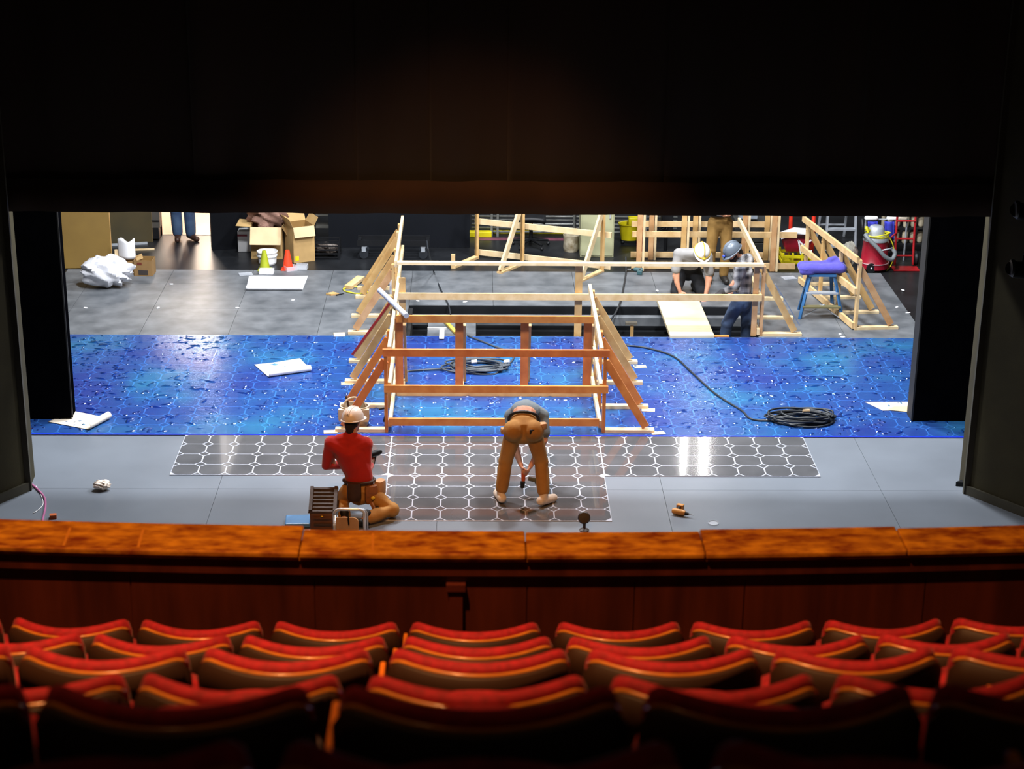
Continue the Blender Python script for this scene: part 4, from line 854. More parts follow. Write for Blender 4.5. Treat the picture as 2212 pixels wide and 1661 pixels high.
# yellow cord loop and beam offcut at the left braces
a, b_ = G(752, 625), G(780, 606); MB().beam((a.x, a.y, 0.03), (b_.x, b_.y, 0.05), 0.12, 0.045).single('wood_offcut', W1, 'short pale lumber offcut leaning at the left braces', 'wood offcut')
cc = G(775, 628); pts = [Vector((cc.x+0.22*math.cos(a_)*(1+0.1*math.sin(3*a_)), cc.y+0.16*math.sin(a_), 0.012+0.006*math.sin(5*a_))) for a_ in [i*0.25 for i in range(60)]]
MB().tube(pts, 0.010, 6).single('extension_cord', YCORD, 'loop of yellow extension cord under the left braces', 'cord', smooth='all')
# ---------------------------------------------------------------- cables
def cable(name, label, pts, r, m, cat='cable', n=12): return MB().tube(bez(pts, n), r, 8).single(name, m, label, cat, smooth='all')
def coil(c, rx, ry_, loops, z, seed, h=0.07, r=0.012):
    rnd = random.Random(seed); pts = []
    for k in range(loops):
        ox, oy = rnd.uniform(-.10, .10)*rx*2, rnd.uniform(-.10, .10)*ry_*2; fx, fy = rnd.uniform(0.62, 1.0), rnd.uniform(0.55, 1.0); tw = rnd.uniform(-0.35, 0.35)
        for i in range(14):
            a_ = 2*math.pi*i/14; x, y = rx*fx*math.cos(a_), ry_*fy*math.sin(a_)
            pts.append(Vector((c.x+ox+x*math.cos(tw)-y*math.sin(tw), c.y+oy+x*math.sin(tw)+y*math.cos(tw), z+r+h*k/loops+0.008*math.sin(a_*2+k))))
    return pts
c = G(1730, 908, DZ); lead = [G(p_, q_, DZ+0.012) for p_, q_ in ((1345, 745), (1400, 752), (1455, 770), (1495, 805), (1545, 850), (1600, 885), (1640, 908))]
t = thing('coiled_cable', 'black cable coiled on the blue film at right with a long trailing lead', 'cable', (c.x, c.y, DZ))
MB().tube(bez(lead+coil(c, 0.40, 0.22, 11, DZ, 5, 0.09), 6), 0.0125, 8).build('cable', RUBBER, t, smooth='all')
MB().tube([(c.x+0.02, c.y+0.02, DZ+0.11), (c.x+0.10, c.y+0.03, DZ+0.11)], [0.022, 0.026], 10).build('plug', mat('brass_plug', '#a58a6a', 0.4), t, smooth=True)
c = G(1035, 793, DZ); c.y -= 0.05
lead = [G(p_, q_, DZ+0.012) for p_, q_ in ((1010, 725), (1060, 745), (1110, 768))]
t = thing('coiled_cable', 'grey cable coiled loosely inside the timber frame on the blue film', 'cable', (c.x, c.y, DZ))
MB().tube(bez(lead+coil(c, 0.46, 0.24, 8, DZ, 9, 0.06)+[G(900, 800, DZ+.012), G(880, 803, DZ+.012)], 6), 0.0125, 8).build('cable', mat('grey_rubber', '#3a4048', 0.5), t, smooth='all')
for dx, dy in ((-0.10, 0.02), (0.32, 0.03)):
    MB().tube([(c.x+dx, c.y+dy, DZ+0.08), (c.x+dx+0.07, c.y+dy+0.015, DZ+0.085)], [0.024, 0.026], 10).build('plug', WHITEP, t, smooth=True)
cable('hanging_cable', 'thin black cable dropping into the left end of the trap', [PY(922, 520, 26.4), PY(926, 545, 26.2), G(938, 590, 0.015), G(952, 625, 0.015), G(968, 657, 0.015), PY(974, 684, 24.9)], 0.011, RUBBER)
cable('hanging_cable', 'black cable hanging into the trap behind the right studs', [PY(1352, 555, 27.3), G(1352, 590, 0.015), G(1346, 625, 0.015), G(1340, 652, 0.02), PY(1330, 675, 24.9), PY(1315, 697, 24.6)], 0.014, RUBBER)
cable('pink_cable', 'pink cable running from the left wall to the rail', [G(70, 1047, 0.01), G(82, 1058, 0.012), G(96, 1075, 0.012), G(98, 1095, 0.012), G(93, 1120, 0.012), G(92, 1135, 0.012)], 0.012, mat('pink_cable', '#a85c86', 0.5))
cable('white_wire', 'thin white wire beside the pink cable at left', [G(78, 1050, 0.008), G(88, 1068, 0.008), G(93, 1088, 0.008), G(84, 1100, 0.008), G(72, 1108, 0.008)], 0.004, WHITEP)
MB().box((*G(115, 1119)[:2], 0.022), (0.07, 0.06, 0.04), rz=0.2).single('wood_block', mat('orange_block', '#b8571d', 0.6), 'small orange wood block on the apron by the pink cable', 'wood block')
MB().box((*G(58, 924)[:2], 0.045), (0.05, 0.05, 0.06), rz=0.3).single('red_connector', REDB, 'small red connector at the foot of the left masking', 'connector', bevel=0.006)
b = MB(); q = G(2070, 1050); b.prism([(-0.03, 0), (0.06, -0.02), (0.05, 0.07)], 0, 0.05, Matrix.Translation((q.x, q.y, 0.001))); b.single('door_wedge', BLKP, 'small black wedge at the foot of the right wall', 'wedge')
# ---------------------------------------------------------------- tools
def drill(label, c, ang, body_m, acc_m, z):
    t = thing('cordless_drill', label, 'drill', (c[0], c[1], z), ang)
    MB().tube([(-0.05, 0, 0.035), (-0.03, 0, 0.036), (0.07, 0, 0.036), (0.095, 0, 0.036)], [0.026, 0.033, 0.033, 0.024], 12).build('motor_housing', acc_m, t, smooth=True, world=False)
    MB().tube([(0.095, 0, 0.036), (0.135, 0, 0.036)], [0.021, 0.012], 10).build('chuck', BLKP, t, smooth=True, world=False)
    MB().tube([(0.13, 0, 0.036), (0.19, 0, 0.034)], 0.004, 6).build('bit', STEEL, t, world=False)
    MB().tube([(0.0, 0, 0.036), (-0.015, 0.07, 0.032), (-0.02, 0.11, 0.032)], [0.022, 0.020, 0.022], 10).build('handle', body_m, t, smooth=True, world=False)
    MB().box((-0.02, 0.14, 0.032), (0.075, 0.05, 0.06)).build('battery', acc_m, t, world=False, bevel=0.006); return t
drill('yellow and black cordless drill lying on the grey apron', G(1462, 1112), -0.5, BLKP, mat('drill_yellow', '#c98a3a', 0.45), 0.002)
drill('dark teal cordless drill on the charcoal deck behind the rail', G(1382, 588), 2.9, BLKP, mat('drill_teal', '#33555a', 0.45), 0.002)
# screw gun held by the kneeling worker, grinder held by the bending one
h = Vector((-1.235+0.165, 18.06+0.27, 0.52)); t = thing('screw_gun', 'black screw gun held up in the red-clad worker\'s right hand', 'screw gun', h)
MB().tube([h+V3(-0.02, -0.03, -0.06), h+V3(0, 0, 0.02)], [0.020, 0.022], 10).build('handle', BLKP, t, smooth=True)
MB().tube([h+V3(-0.045, -0.03, 0.045), h+V3(0.035, 0.03, 0.05), h+V3(0.07, 0.055, 0.05)], [0.034, 0.036, 0.018], 12).build('motor_housing', BLKP, t, smooth=True)
h = Vector((0.508+0.045, 18.33+0.155, 0.22)); t = thing('power_drill', 'orange and black drill gripped between the bending worker\'s legs', 'drill', h)
MB().tube([h+V3(-0.035, 0, 0.07), h+V3(-0.035, -0.005, -0.02)], [0.024, 0.022], 10).build('handle', mat('tool_orange', '#b5501c', 0.45), t, smooth=True)
MB().tube([h+V3(-0.04, -0.01, -0.03), h+V3(-0.045, -0.015, -0.10)], [0.028, 0.020], 10).build('chuck', BLKP, t, smooth=True)
MB().tube([h+V3(0.02, 0.0, 0.0), h+V3(0.10, 0.01, -0.02), h+V3(0.115, 0.0, -0.055)], [0.022, 0.026, 0.026], 10).build('battery', mat('olive_plastic', '#4c4a35', 0.5), t, smooth=True)
# suction handle standing near the rail
q = G(1262, 1146); t = thing('suction_lifter', 'dark round suction lifter with a stem standing by the rail', 'suction lifter', (q.x, q.y, 0.001))
MB().lathe([(0.05, 0), (0.052, 0.01), (0.016, 0.03), (0.016, 0.10)], (q.x, q.y, 0.001), 16).build('stem', mat('brown_rubber', '#2c1c12', 0.5), t, smooth=True)
MB().lathe([(0.005, -0.018), (0.055, -0.016), (0.066, 0), (0.055, 0.016), (0.005, 0.018)], (q.x-0.005, q.y, 0.145), 20, Matrix.Rotation(math.radians(65), 3, 'X')).build('disc', MATS['brown_rubber'], t, smooth=True)
def lid(px, py, r, label, rect=False):
    q = G(px, py); t = MB()
    if rect: t.box((q.x, q.y, 0.008), (0.20, 0.15, 0.006), rz=0.25); t.bx(q.x-0.07, q.x+0.07, q.y-0.05, q.y+0.05, 0.011, 0.016)
    else: t.lathe([(r, 0), (r, 0.012), (r-0.008, 0.014), (r-0.012, 0.006), (0.002, 0.006)], (q.x, q.y, 0.001), 24)
    return t.single('container_lid', CLEAR, label, 'lid', smooth=False)
lid(1541, 1131, 0.058, 'clear round plastic lid on the grey apron')
lid(531, 593, 0, 'clear square lid on the deck left of the white tray', True); lid(1704, 601, 0, 'clear square lid on the deck behind the blue stool', True)
def tub(px, py, ang, label):
    q = G(px, py); t = MB(); w_, d_, h_ = 0.085, 0.06, 0.07
    for sx, sy, a, b in ((0, -1, w_, 0.003), (0, 1, w_, 0.003), (-1, 0, 0.003, d_), (1, 0, 0.003, d_)): t.box(Vector((q.x, q.y, h_/2+0.002))+RZ3(ang)@Vector((sx*w_, sy*d_, 0)), (2*a, 2*b, h_), rz=ang)
    t.box((q.x, q.y, 0.004), (2*w_, 2*d_, 0.004), rz=ang); return t.single('plastic_tub', CLEAR, label, 'tub')
tub(628, 584, 0.5, 'clear plastic tub right in front of the orange cone'); tub(652, 581, -0.1, 'clear plastic tub on the deck right of the orange cone')
# ---------------------------------------------------------------- cones, bucket, tray
def cone(px, py, m, label, h=0.30, r=0.085):
    q = G(px, py); t = thing('traffic_cone', label, 'cone', (q.x, q.y, 0.001))
    MB().lathe([(r, 0.012), (r*0.93, 0.03), (0.032, h), (0.022, h+0.004), (0.022, h-0.01)], (q.x, q.y, 0.001), 20).build('cone_body', m, t, smooth=True)
    MB().box((q.x, q.y, 0.008), (0.20, 0.18, 0.014)).build('base', m, t, bevel=0.006)
cone(572, 583, mat('lime_plastic', '#9aa320', 0.5, vary=0.06), 'yellow green cone in front of the white bucket'); cone(622, 582, mat('orange_plastic', '#f2401c', 0.5, vary=0.05), 'bright orange cone beside the clear tubs')
q = G(575, 577, -0.014); q.y += 0.20; t = thing('bucket', 'white ribbed plastic bucket behind the yellow green cone', 'bucket', (q.x, q.y, -0.013))
MB().lathe([(0.125, 0), (0.145, 0.12), (0.153, 0.125), (0.153, 0.145), (0.148, 0.15), (0.150, 0.18), (0.158, 0.185), (0.158, 0.20), (0.150, 0.20), (0.135, 0.02), (0.002, 0.015)], (q.x, q.y, -0.013), 26).build('pail', WHITEP, t, smooth=True)
MB().tube([Vector((q.x+0.158*math.cos(a_), q.y-0.02-0.11*math.sin(a_), 0.14-0.05*math.sin(a_))) for a_ in [math.pi*i/16 for i in range(17)]], 0.004, 6).build('bail_handle', STEEL, t, smooth='all')
q = G(576, 590); b = MB(); b.box((q.x, q.y, 0.045), (0.20, 0.10, 0.012)); 
t = thing('white_tray', 'small white foam tray in front of the yellow green cone', 'tray', (q.x, q.y, 0.001))
MB().box((q.x, q.y, 0.008), (0.21, 0.16, 0.012)).build('tray_floor', PAPER, t)
for sx, sy, a, b2 in ((0, -1, 0.21, 0.008), (0, 1, 0.21, 0.008), (-1, 0, 0.008, 0.16), (1, 0, 0.008, 0.16)): MB().box((q.x+sx*0.103, q.y+sy*0.078, 0.032), (a, b2, 0.05)).build('tray_wall', PAPER, t)
# ---------------------------------------------------------------- cardboard boxes
def cbox(name, label, q, w_, d_, h_, ang, z, flaps, m=CARD, inside=CARDIN, group=None):
    t = thing(name, label, 'box', (q[0], q[1], z), ang, group); th = 0.006
    for k, (sx, sy) in enumerate(((0, -1), (0, 1), (-1, 0), (1, 0))):
        c0 = (sx*w_/2, sy*d_/2, h_/2); MB().box(c0, (w_ if sx == 0 else th, d_ if sy == 0 else th, h_)).build('box_wall', m if k != 1 else inside, t, world=False)
    MB().box((0, 0, 0.004), (w_-0.01, d_-0.01, 0.006)).build('box_floor', inside, t, world=False)
    for (sx, sy, L, tilt, mm) in flaps:
        a = math.radians(tilt); o_ = Vector((sx*(w_/2+0.004), sy*(d_/2+0.004), h_)); dr = Vector((sx*math.cos(a), sy*math.cos(a), math.sin(a))); ac = Vector((-sy, sx, 0)); hw = (w_ if sx == 0 else d_)/2
        P = [o_-ac*hw, o_+ac*hw, o_+ac*hw*0.98+dr*L, o_-ac*hw*0.98+dr*L]; nn = dr.cross(ac).normalized()*0.004
        MB().add([*P, *[p_+nn for p_ in P]], [(0, 1, 2, 3), (7, 6, 5, 4), (0, 4, 5, 1), (1, 5, 6, 2), (2, 6, 7, 3), (3, 7, 4, 0)]).build('flap', mm, t, world=False)
    return t
q = G(577, 560, -0.013); B1 = cbox('cardboard_box', 'open cardboard box stuffed with crumpled brown paper', (q.x, q.y+0.24), 0.48, 0.42, 0.50, -0.02, -0.013, [(0, -1, 0.28, -58, CARD2), (-1, 0, 0.22, 4, CARD), (1, 0, 0.16, -60, CARD), (0, 1, 0.2, 50, CARD)])
q = G(646, 568, -0.013); B2 = cbox('cardboard_box', 'tall open cardboard box turned corner-on beside the stuffed box', (q.x, q.y+0.22), 0.34, 0.36, 0.56, 0.45, -0.013, [(0, -1, 0.16, -72, CARD2), (1, 0, 0.14, 60, CARD), (0, 1, 0.14, 60, CARD), (-1, 0, 0.14, 68, CARD)])
MB().box((-0.12, -0.185, 0.07), (0.06, 0.003, 0.07)).build('yellow_sticker', mat('yellow_sticker', '#e2d40f', 0.5), B2, world=False)
q = B1.location; crumple('crumpled_kraft_paper', 'mound of crumpled brown kraft paper spilling from the box', (q.x+0.02, q.y+0.04, 0.36), (0.30, 0.18, 0.27), KRAFT, 21, 'paper', 0.5, 44, 28)
crumple('crumpled_kraft_paper', 'small wad of brown paper at the box\'s near edge', (q.x-0.05, q.y-0.13, 0.37), (0.085, 0.07, 0.085), KRAFT, 22, 'paper', 0.5)
q = G(528, 545, -0.013); b = MB(); t = thing('carton', 'white carton with a red stripe behind the stuffed cardboard box', 'carton', (q.x, q.y+0.13, -0.013))
MB().bx(q.x-0.10, q.x+0.14, q.y+0.02, q.y+0.24, -0.013, 0.32).build('carton_body', WHITEP, t, bevel=0.008); MB().bx(q.x-0.10, q.x+0.05, q.y+0.014, q.y+0.021, 0.24, 0.27).build('red_stripe', REDP, t)
q = G(312, 597); B3 = cbox('cardboard_box', 'small brown open carton with cut-out handle beside the white bag', (q.x-0.01, q.y+0.13), 0.27, 0.24, 0.24, -0.05, 0.002, [], mat('brown_carton', '#8c6c42', 0.8), CARDIN)
MB().box((0, -0.124, 0.055), (0.14, 0.006, 0.07)).build('cut_out', mat('dark_gap', '#3a322e', 0.8), B3, world=False); MB().box((-0.05, -0.125, 0.19), (0.07, 0.004, 0.035), rz=0).build('print_patch', mat('red_brown_print', '#6d2c1a', 0.7), B3, world=False)
q = G(268, 600); B4 = cbox('cardboard_box', 'half-hidden cardboard box holding white foam behind the white bag', (q.x, q.y+0.22), 0.30, 0.26, 0.22, 0.25, 0.002, [(0, 1, 0.12, 70, CARD2), (1, 0, 0.10, 20, CARD)], mat('brown_carton', '#8c6c42', 0.8), CARDIN)
def foam(u, v): return Vector((q.x-0.13+0.26*u, q.y+0.33-0.06*math.sin(u*3), 0.20+0.30*v+0.03*math.sin(7*u)*v))
MB().sheet(foam, 14, 6, 0.02).single('foam_sheet', PAPER, 'white foam sheet sticking up from the half-hidden box', 'foam', smooth='all')
# ---------------------------------------------------------------- flats, panels at the back left
def flat(label, pa, pb, h, z, m, th=0.04, name='scenery_flat', extra=None):
    pa, pb = Vector((pa[0], pa[1], 0)), Vector((pb[0], pb[1], 0)); t = thing(name, label, 'panel', ((pa.x+pb.x)/2, (pa.y+pb.y)/2, z)); d = (pb-pa).normalized(); nrm = Vector((-d.y, d.x, 0)); up = Vector((0, 0, 1))
    MB().beam(pa+up*(z+h/2)+nrm*th/2, pb+up*(z+h/2)+nrm*th/2, th, h).build('panel_face', m, t)
    for f in (0.02, 0.98): p_ = pa+(pb-pa)*f; MB().beam(p_+up*z+nrm*(th+0.02), p_+up*(z+h)+nrm*(th+0.02), 0.06, 0.04, up=d).build('back_stile', W2, t)
    return t
GOLD = mat('golden_hardboard', '#8f7238', 0.6, scale=1.5, colour2='#7d6230'); OLV = mat('olive_hardboard', '#463a1c', 0.65, scale=1.5, colour2='#37301a')
flat('golden brown hardboard flat standing at far left', (-6.35, 27.07), (-5.50, 27.13), 2.2, 0.002, GOLD)
f2 = flat('dark olive hardboard flat behind the golden one', (-5.95, 28.42), (-5.13, 28.62), 2.2, -0.012, OLV)
MB().beam((-5.75, 28.40, 0.0), (-5.20, 28.52, 0.0), 0.05, 0.028).single('aluminium_strip', STEEL, 'pale aluminium strip on the floor by the olive flat', 'strip')
MB().beam((-5.55, 28.10, 0.002), (-5.03, 28.16, 0.002), 0.03, 0.025).single('wood_strip', W5, 'thin pale wood strip lying before the olive flat', 'strip')
flat('black masking flat right of the lit doorway', (-4.13, 28.16), (-2.55, 28.55), 2.4, -0.012, NAVY)
flat('big black flat leaning behind the left railing', (-2.32, 28.36), (-0.10, 28.40), 2.3, -0.012, mat('blue_black_flat', '#121419', 0.8, spec=0.1, vary=0.12, scale=1.2))
# dark equipment rack at the doorway
t = thing('equipment_rack', 'narrow grey equipment rack beside the doorway jamb', 'rack', (-5.10, 28.72, -0.012))
MB().bx(-5.20, -5.02, 28.70, 28.84, 0.20, 1.6).build('cabinet', mat('grey_rack', '#4a4743', 0.5), t); MB().bx(-5.16, -5.04, 28.69, 28.82, 0.02, 0.20).build('base', BLKP, t)
for z in (0.3, 0.5, 0.7): MB().bx(-5.19, -5.03, 28.69, 28.70, z, z+0.02).build('slot', BLKP, t)
# shelf unit with a pale upright
q = G(712, 525, -0.012); t = thing('shelf_unit', 'narrow shelf rack with a pale upright behind the boxes', 'shelf', (q.x-0.1, q.y+0.1, -0.012))
MB().bx(q.x-0.012, q.x+0.012, q.y+0.05, q.y+0.09, -0.012, 1.9).build('upright', W5, t); MB().bx(q.x-0.24, q.x-0.22, q.y+0.05, q.y+0.09, -0.012, 1.9).build('upright', BLKP, t)
for z in (0.22, 0.42, 0.50, 0.58, 0.66, 0.9, 1.2): MB().bx(q.x-0.23, q.x, q.y+0.05, q.y+0.35, z, z+0.012).build('shelf_board', mat('grey_shelf', '#5b5a55', 0.5), t)
q = G(706, 560, -0.012); t = thing('wire_crate', 'black milk crate filled with metal scraps beside the boxes', 'crate', (q.x, q.y+0.15, -0.012))
for sx, sy in ((0, -1), (0, 1), (-1, 0), (1, 0)):
    for z in (0.03, 0.09, 0.15, 0.21, 0.26): MB().box((q.x+sx*0.19, q.y+0.15+sy*0.16, z-0.012), (0.38 if sx == 0 else 0.012, 0.32 if sy == 0 else 0.012, 0.02)).build('crate_bar', BLKP, t)
for sx in (-1, 1):
    for sy in (-1, 1): MB().box((q.x+sx*0.19, q.y+0.15+sy*0.16, 0.125), (0.025, 0.025, 0.275)).build('corner_post', BLKP, t)
crumple('metal_scraps', 'heap of metal scraps in the black milk crate', (q.x, q.y+0.15, 0.0), (0.17, 0.14, 0.10), mat('scrap_metal', '#5f5650', 0.45, metal=0.4, vary=0.6, scale=60, bump=0.8, bscale=60), 31, 'scraps', 0.5)
# low dollies
def dolly(label, xa, xb, y, z=-0.012, h=0.20):
    t = thing('flat_dolly', label, 'dolly', ((xa+xb)/2, y, z))
    MB().bx(xa, xb, y-0.16, y-0.12, h, h+0.09).build('side_beam', BLKP, t); MB().bx(xa, xb, y+0.12, y+0.16, h, h+0.09).build('side_beam', BLKP, t)
    for x in (xa+0.03, (xa+xb)/2, xb-0.03): MB().bx(x-0.025, x+0.025, y-0.12, y+0.12, h+0.01, h+0.07).build('cross_beam', BLKP, t)
    for x in (xa+0.1, xb-0.1):
        for s in (-1, 1): MB().lathe([(0.02, -0.02), (0.07, -0.018), (0.075, 0), (0.07, 0.018), (0.02, 0.02)], (x, y+s*0.12, z+0.077), 16, Matrix.Rotation(math.radians(90), 3, 'X')).build('wheel', RUBBER, t, smooth=True); MB().bx(x-0.03, x+0.03, y+s*0.12-0.03, y+s*0.12+0.03, z+0.12, h).build('caster_fork', STEEL, t)
a, b = G(772, 560, -0.012), G(928, 562, -0.012); dolly('black rolling dolly in front of the big black flat', a.x, b.x, a.y+0.15)
# ---------------------------------------------------------------- stool with towel
q = G(1768, 680); t = thing('step_stool', 'blue folding step stool on the charcoal deck under a purple towel', 'stool', (q.x, q.y, 0.001)); BLUES = mat('blue_painted_steel', '#2f5f8f', 0.45, vary=0.12); x, y = q.x, q.y
LEG = [(-0.30, -0.12, -0.16, -0.06), (-0.10, -0.24, -0.10, -0.10), (0.30, -0.16, 0.17, -0.06), (-0.20, 0.26, -0.15, 0.07), (0.24, 0.26, 0.12, 0.07)]
LEG = [(-0.30, -0.20, -0.17, -0.08), (0.30, -0.22, 0.17, -0.08), (-0.24, 0.24, -0.15, 0.08), (0.24, 0.24, 0.15, 0.08)]
for fx, fy, tx, ty in LEG: MB().beam((x+fx, y+fy, 0.001), (x+tx, y+ty, 0.60), 0.045, 0.022).build('leg', BLUES, t)
for z, f in ((0.17, 0.28), (0.36, 0.62)): MB().box((x, y-0.22*(1-f)-0.06*f, z+0.005), (0.60-0.24*f, 0.09, 0.025)).build('step', STEEL if z > 0.2 else mat('olive_step', '#6a6444', 0.6), t)
MB().beam((x-0.26, y-0.17, 0.02), (x+0.05, y-0.14, 0.20), 0.02, 0.012).build('strut', STEEL, t); MB().beam((x+0.26, y-0.18, 0.02), (x-0.02, y-0.14, 0.20), 0.02, 0.012).build('strut', STEEL, t)
MB().box((x, y, 0.61), (0.38, 0.24, 0.03)).build('top_plate', BLUES, t)
PURP = mat('purple_towel', '#4d48a6', 0.95, vary=0.12, scale=10, sheen=0.4, bump=0.4, bscale=40)
tw = thing('rolled_towel', 'purple towel folded over the blue step stool', 'towel', (x, y, 0.628)); m_ = MB()
m_.limb([(x-0.26, y-0.06, 0.70), (x, y-0.05, 0.695), (x+0.26, y-0.04, 0.70)], [0.085, 0.088, 0.092], 16, 0.8); m_.limb([(x-0.26, y+0.07, 0.70), (x+0.02, y+0.08, 0.70), (x+0.26, y+0.08, 0.73)], [0.08, 0.085, 0.09], 16, 0.85); m_.limb([(x+0.12, y+0.06, 0.78), (x+0.20, y+0.10, 0.79)], [0.05, 0.05], 12); m_.limb([(x-0.28, y-0.09, 0.66), (x-0.16, y-0.09, 0.66)], [0.05, 0.05], 12)
m_.v = [p_-Vector((x, y, 0.628)) for p_ in m_.v]; remesh(m_, 'towel_fold', 0.012, PURP, tw, 5)
# ---------------------------------------------------------------- pipes and scraps round the frames
MB().tube([G(820, 627, 1.13), G(878, 682, 1.085)], 0.034, 12).single('foam_pipe', mat('pale_grey_foam', '#a8adbd', 0.7), 'pale grey foam tube leaning across the left railing', 'tube', smooth=True)
q = PY(846, 640, 24.15); MB().tube([PY(846, 634, 24.15), PY(846, 603, 24.15), PY(846, 600, 24.15), PY(845, 590, 24.15)], [0.030, 0.030, 0.016, 0.014], 12).single('caulk_tube', WHITEP, 'white caulk tube standing at the left railing corner', 'tube', smooth=True)
a, b = G(955, 697, 0.09), G(954, 735, DZ); 
t = thing('white_square', 'white T-shaped drywall square propped at the trap edge', 'square', (b.x, b.y, DZ)); MB().beam((a.x, 24.25, -0.02), (b.x, b.y, DZ+0.03), 0.065, 0.02).build('blade', WHITEP, t); MB().beam((a.x-0.20, 24.27, 0.0), (a.x+0.06, 24.27, 0.0), 0.02, 0.03).build('stock', WHITEP, t)
a, b = PY(960, 672, 24.95), PY(985, 702, 24.4); MB().beam((a.x, a.y, -0.10), (b.x, b.y, -0.10), 0.055, 0.028).single('spirit_level', mat('level_yellow', '#c9ab4a', 0.5), 'yellow spirit level lying in the trap', 'level')
q = PY(1365, 706, 24.20); t = thing('wood_prop', 'small T-shaped wood prop standing inside the trap', 'prop', (q.x, q.y, PITZ)); MB().bx(q.x-0.022, q.x+0.022, q.y-0.02, q.y+0.02, PITZ, q.z+0.03).build('post', W2, t); MB().bx(q.x-0.09, q.x+0.07, q.y-0.03, q.y+0.03, q.z+0.03, q.z+0.07).build('head', mat('grey_wood', '#6d6658', 0.7), t)
a, b = G(1500, 726), G(1575, 726); MB().bx(a.x, b.x, 23.99, 24.06, -0.36, 0.0).single('joist_block', W3, 'orange wood joist standing inside the trap at the worker\'s feet', 'joist')
# tool bag and clamp by the front left brace
q = G(766, 922, DZ); q.y += 0.06; t = thing('tool_bag', 'beige canvas tool bag behind the white helmet on the blue film', 'bag', (q.x, q.y, DZ)); CANV = mat('beige_canvas', '#b7a58c', 0.85, vary=0.12, scale=12, bump=0.3)
MB().lathe([(0.135, 0), (0.15, 0.06), (0.155, 0.20), (0.158, 0.25), (0.145, 0.25), (0.14, 0.08), (0.002, 0.05)], (q.x, q.y, DZ), 18, Matrix.Diagonal((1.12, 0.85, 1))).build('bag_body', CANV, t, smooth=True)
MB().tube(arc((q.x, q.y, DZ+0.22), 0.13, 0, 180, 14), 0.012, 8).build('handle', CANV, t, smooth='all')
for dx in (-0.14, 0.13): m_ = MB(); pouch(m_, (q.x+dx, q.y-0.09, DZ+0.16), (0.05, 0.035, 0.15), 0.3*dx); m_.build('side_pocket', CANV, t, smooth=True)
MB().tube([(q.x-0.06, q.y, DZ+0.2), (q.x-0.10, q.y+0.02, DZ+0.36)], 0.014, 8).build('tool_handle', LEATHD, t, smooth=True); MB().tube([(q.x+0.05, q.y, DZ+0.2), (q.x+0.07, q.y+0.02, DZ+0.33)], 0.012, 8).build('tool_handle', BLKP, t, smooth=True)
q = G(832, 918, DZ); t = thing('bar_clamp', 'black bar clamp standing by the front left post', 'clamp', (q.x, q.y, DZ)); MB().box((q.x, q.y, DZ+0.12), (0.02, 0.01, 0.24)).build('bar', STEEL, t); MB().tube([(q.x-0.07, q.y, DZ+0.20), (q.x, q.y, DZ+0.215)], 0.012, 8).build('jaw', BLKP, t); MB().tube([(q.x-0.01, q.y-0.02, DZ+0.05), (q.x+0.01, q.y-0.02, DZ+0.13)], 0.016, 8).build('grip', BLKP, t)

# ---------------------------------------------------------------- things at the front edge of the apron, cut by the rail
q = G(698, 1150); x, y = q.x, q.y; CHEST = mat('brown_chest_wood', '#6b4325', 0.6, vary=0.2, scale=9); SLAT = mat('dark_slat', '#4a3a32', 0.7, vary=0.25, scale=14)
t = thing('slatted_chest', 'brown wooden chest with a slatted sloping lid and brass latch', 'chest', (x, y, 0.001))
MB().bx(x-0.13, x+0.13, y-0.02, y+0.30, 0.001, 0.22).build('chest_body', CHEST, t, bevel=0.008)
for k in range(7):
    zz = 0.235+0.022*k; yy = y+0.005+0.045*k; MB().beam((x-0.145, yy, zz), (x+0.145, yy, zz), 0.05, 0.022).build('lid_slat', SLAT, t)
for s in (-1, 1): MB().beam((x+s*0.125, y-0.01, 0.24), (x+s*0.125, y+0.28, 0.385), 0.035, 0.045).build('lid_batten', SLAT, t)
MB().prism([(x-0.10, y+0.29), (x+0.10, y+0.29), (x+0.10, y+0.31), (x-0.10, y+0.31)], 0.20, 0.37).build('lid_back', SLAT, t)
for z, m2 in ((0.16, CHEST), (0.09, SLAT)): MB().bx(x-0.09, x+0.09, y-0.034, y-0.018, z, z+0.022).build('moulding', m2, t)
MB().ball((x-0.005, y-0.035, 0.195), (0.022, 0.014, 0.012), 10, 8).build('latch', mat('brass', '#d9a834', 0.25, metal=0.9), t, smooth='all')
q = G(640, 1140); MB().box((q.x+0.01, q.y+0.10, 0.03), (0.26, 0.24, 0.05), rz=0.05).single('blue_case', mat('blue_plastic', '#5f8fc0', 0.4, vary=0.06), 'blue flat plastic case left of the slatted chest', 'case', bevel=0.012)
q = G(760, 1150); x, y = q.x, q.y-0.10; t = thing('folding_chair', 'tubular white folding chair with a tan back beside the kneeling worker', 'chair', (x, y-0.05, 0.001)); TUBE = mat('white_tube', '#dfe3ea', 0.25, metal=0.3); TANB = mat('tan_vinyl', '#c09464', 0.5, vary=0.08)
zt = 0.305; fr = [(x-0.17, y-0.03, 0.001), (x-0.17, y, zt-0.06)]+[Vector((x-0.11, y, zt-0.06))+Vector((0.06*math.cos(a_), 0, 0.06*math.sin(a_))) for a_ in [math.pi-math.pi/2*i/5 for i in range(6)]]+[Vector((x+0.08, y, zt-0.06))+Vector((0.06*math.cos(a_), 0, 0.06*math.sin(a_))) for a_ in [math.pi/2-math.pi/2*i/5 for i in range(6)]]+[(x+0.14, y-0.03, 0.001)]
MB().tube(fr, 0.016, 10).build('frame', TUBE, t, smooth='all'); MB().tube([(p_[0]+0.028, p_[1]+0.03, p_[2]-0.012 if p_[2] > 0.02 else p_[2]) for p_ in [tuple(v_) for v_ in fr]], 0.009, 8).build('rear_frame', STEEL, t, smooth='all')
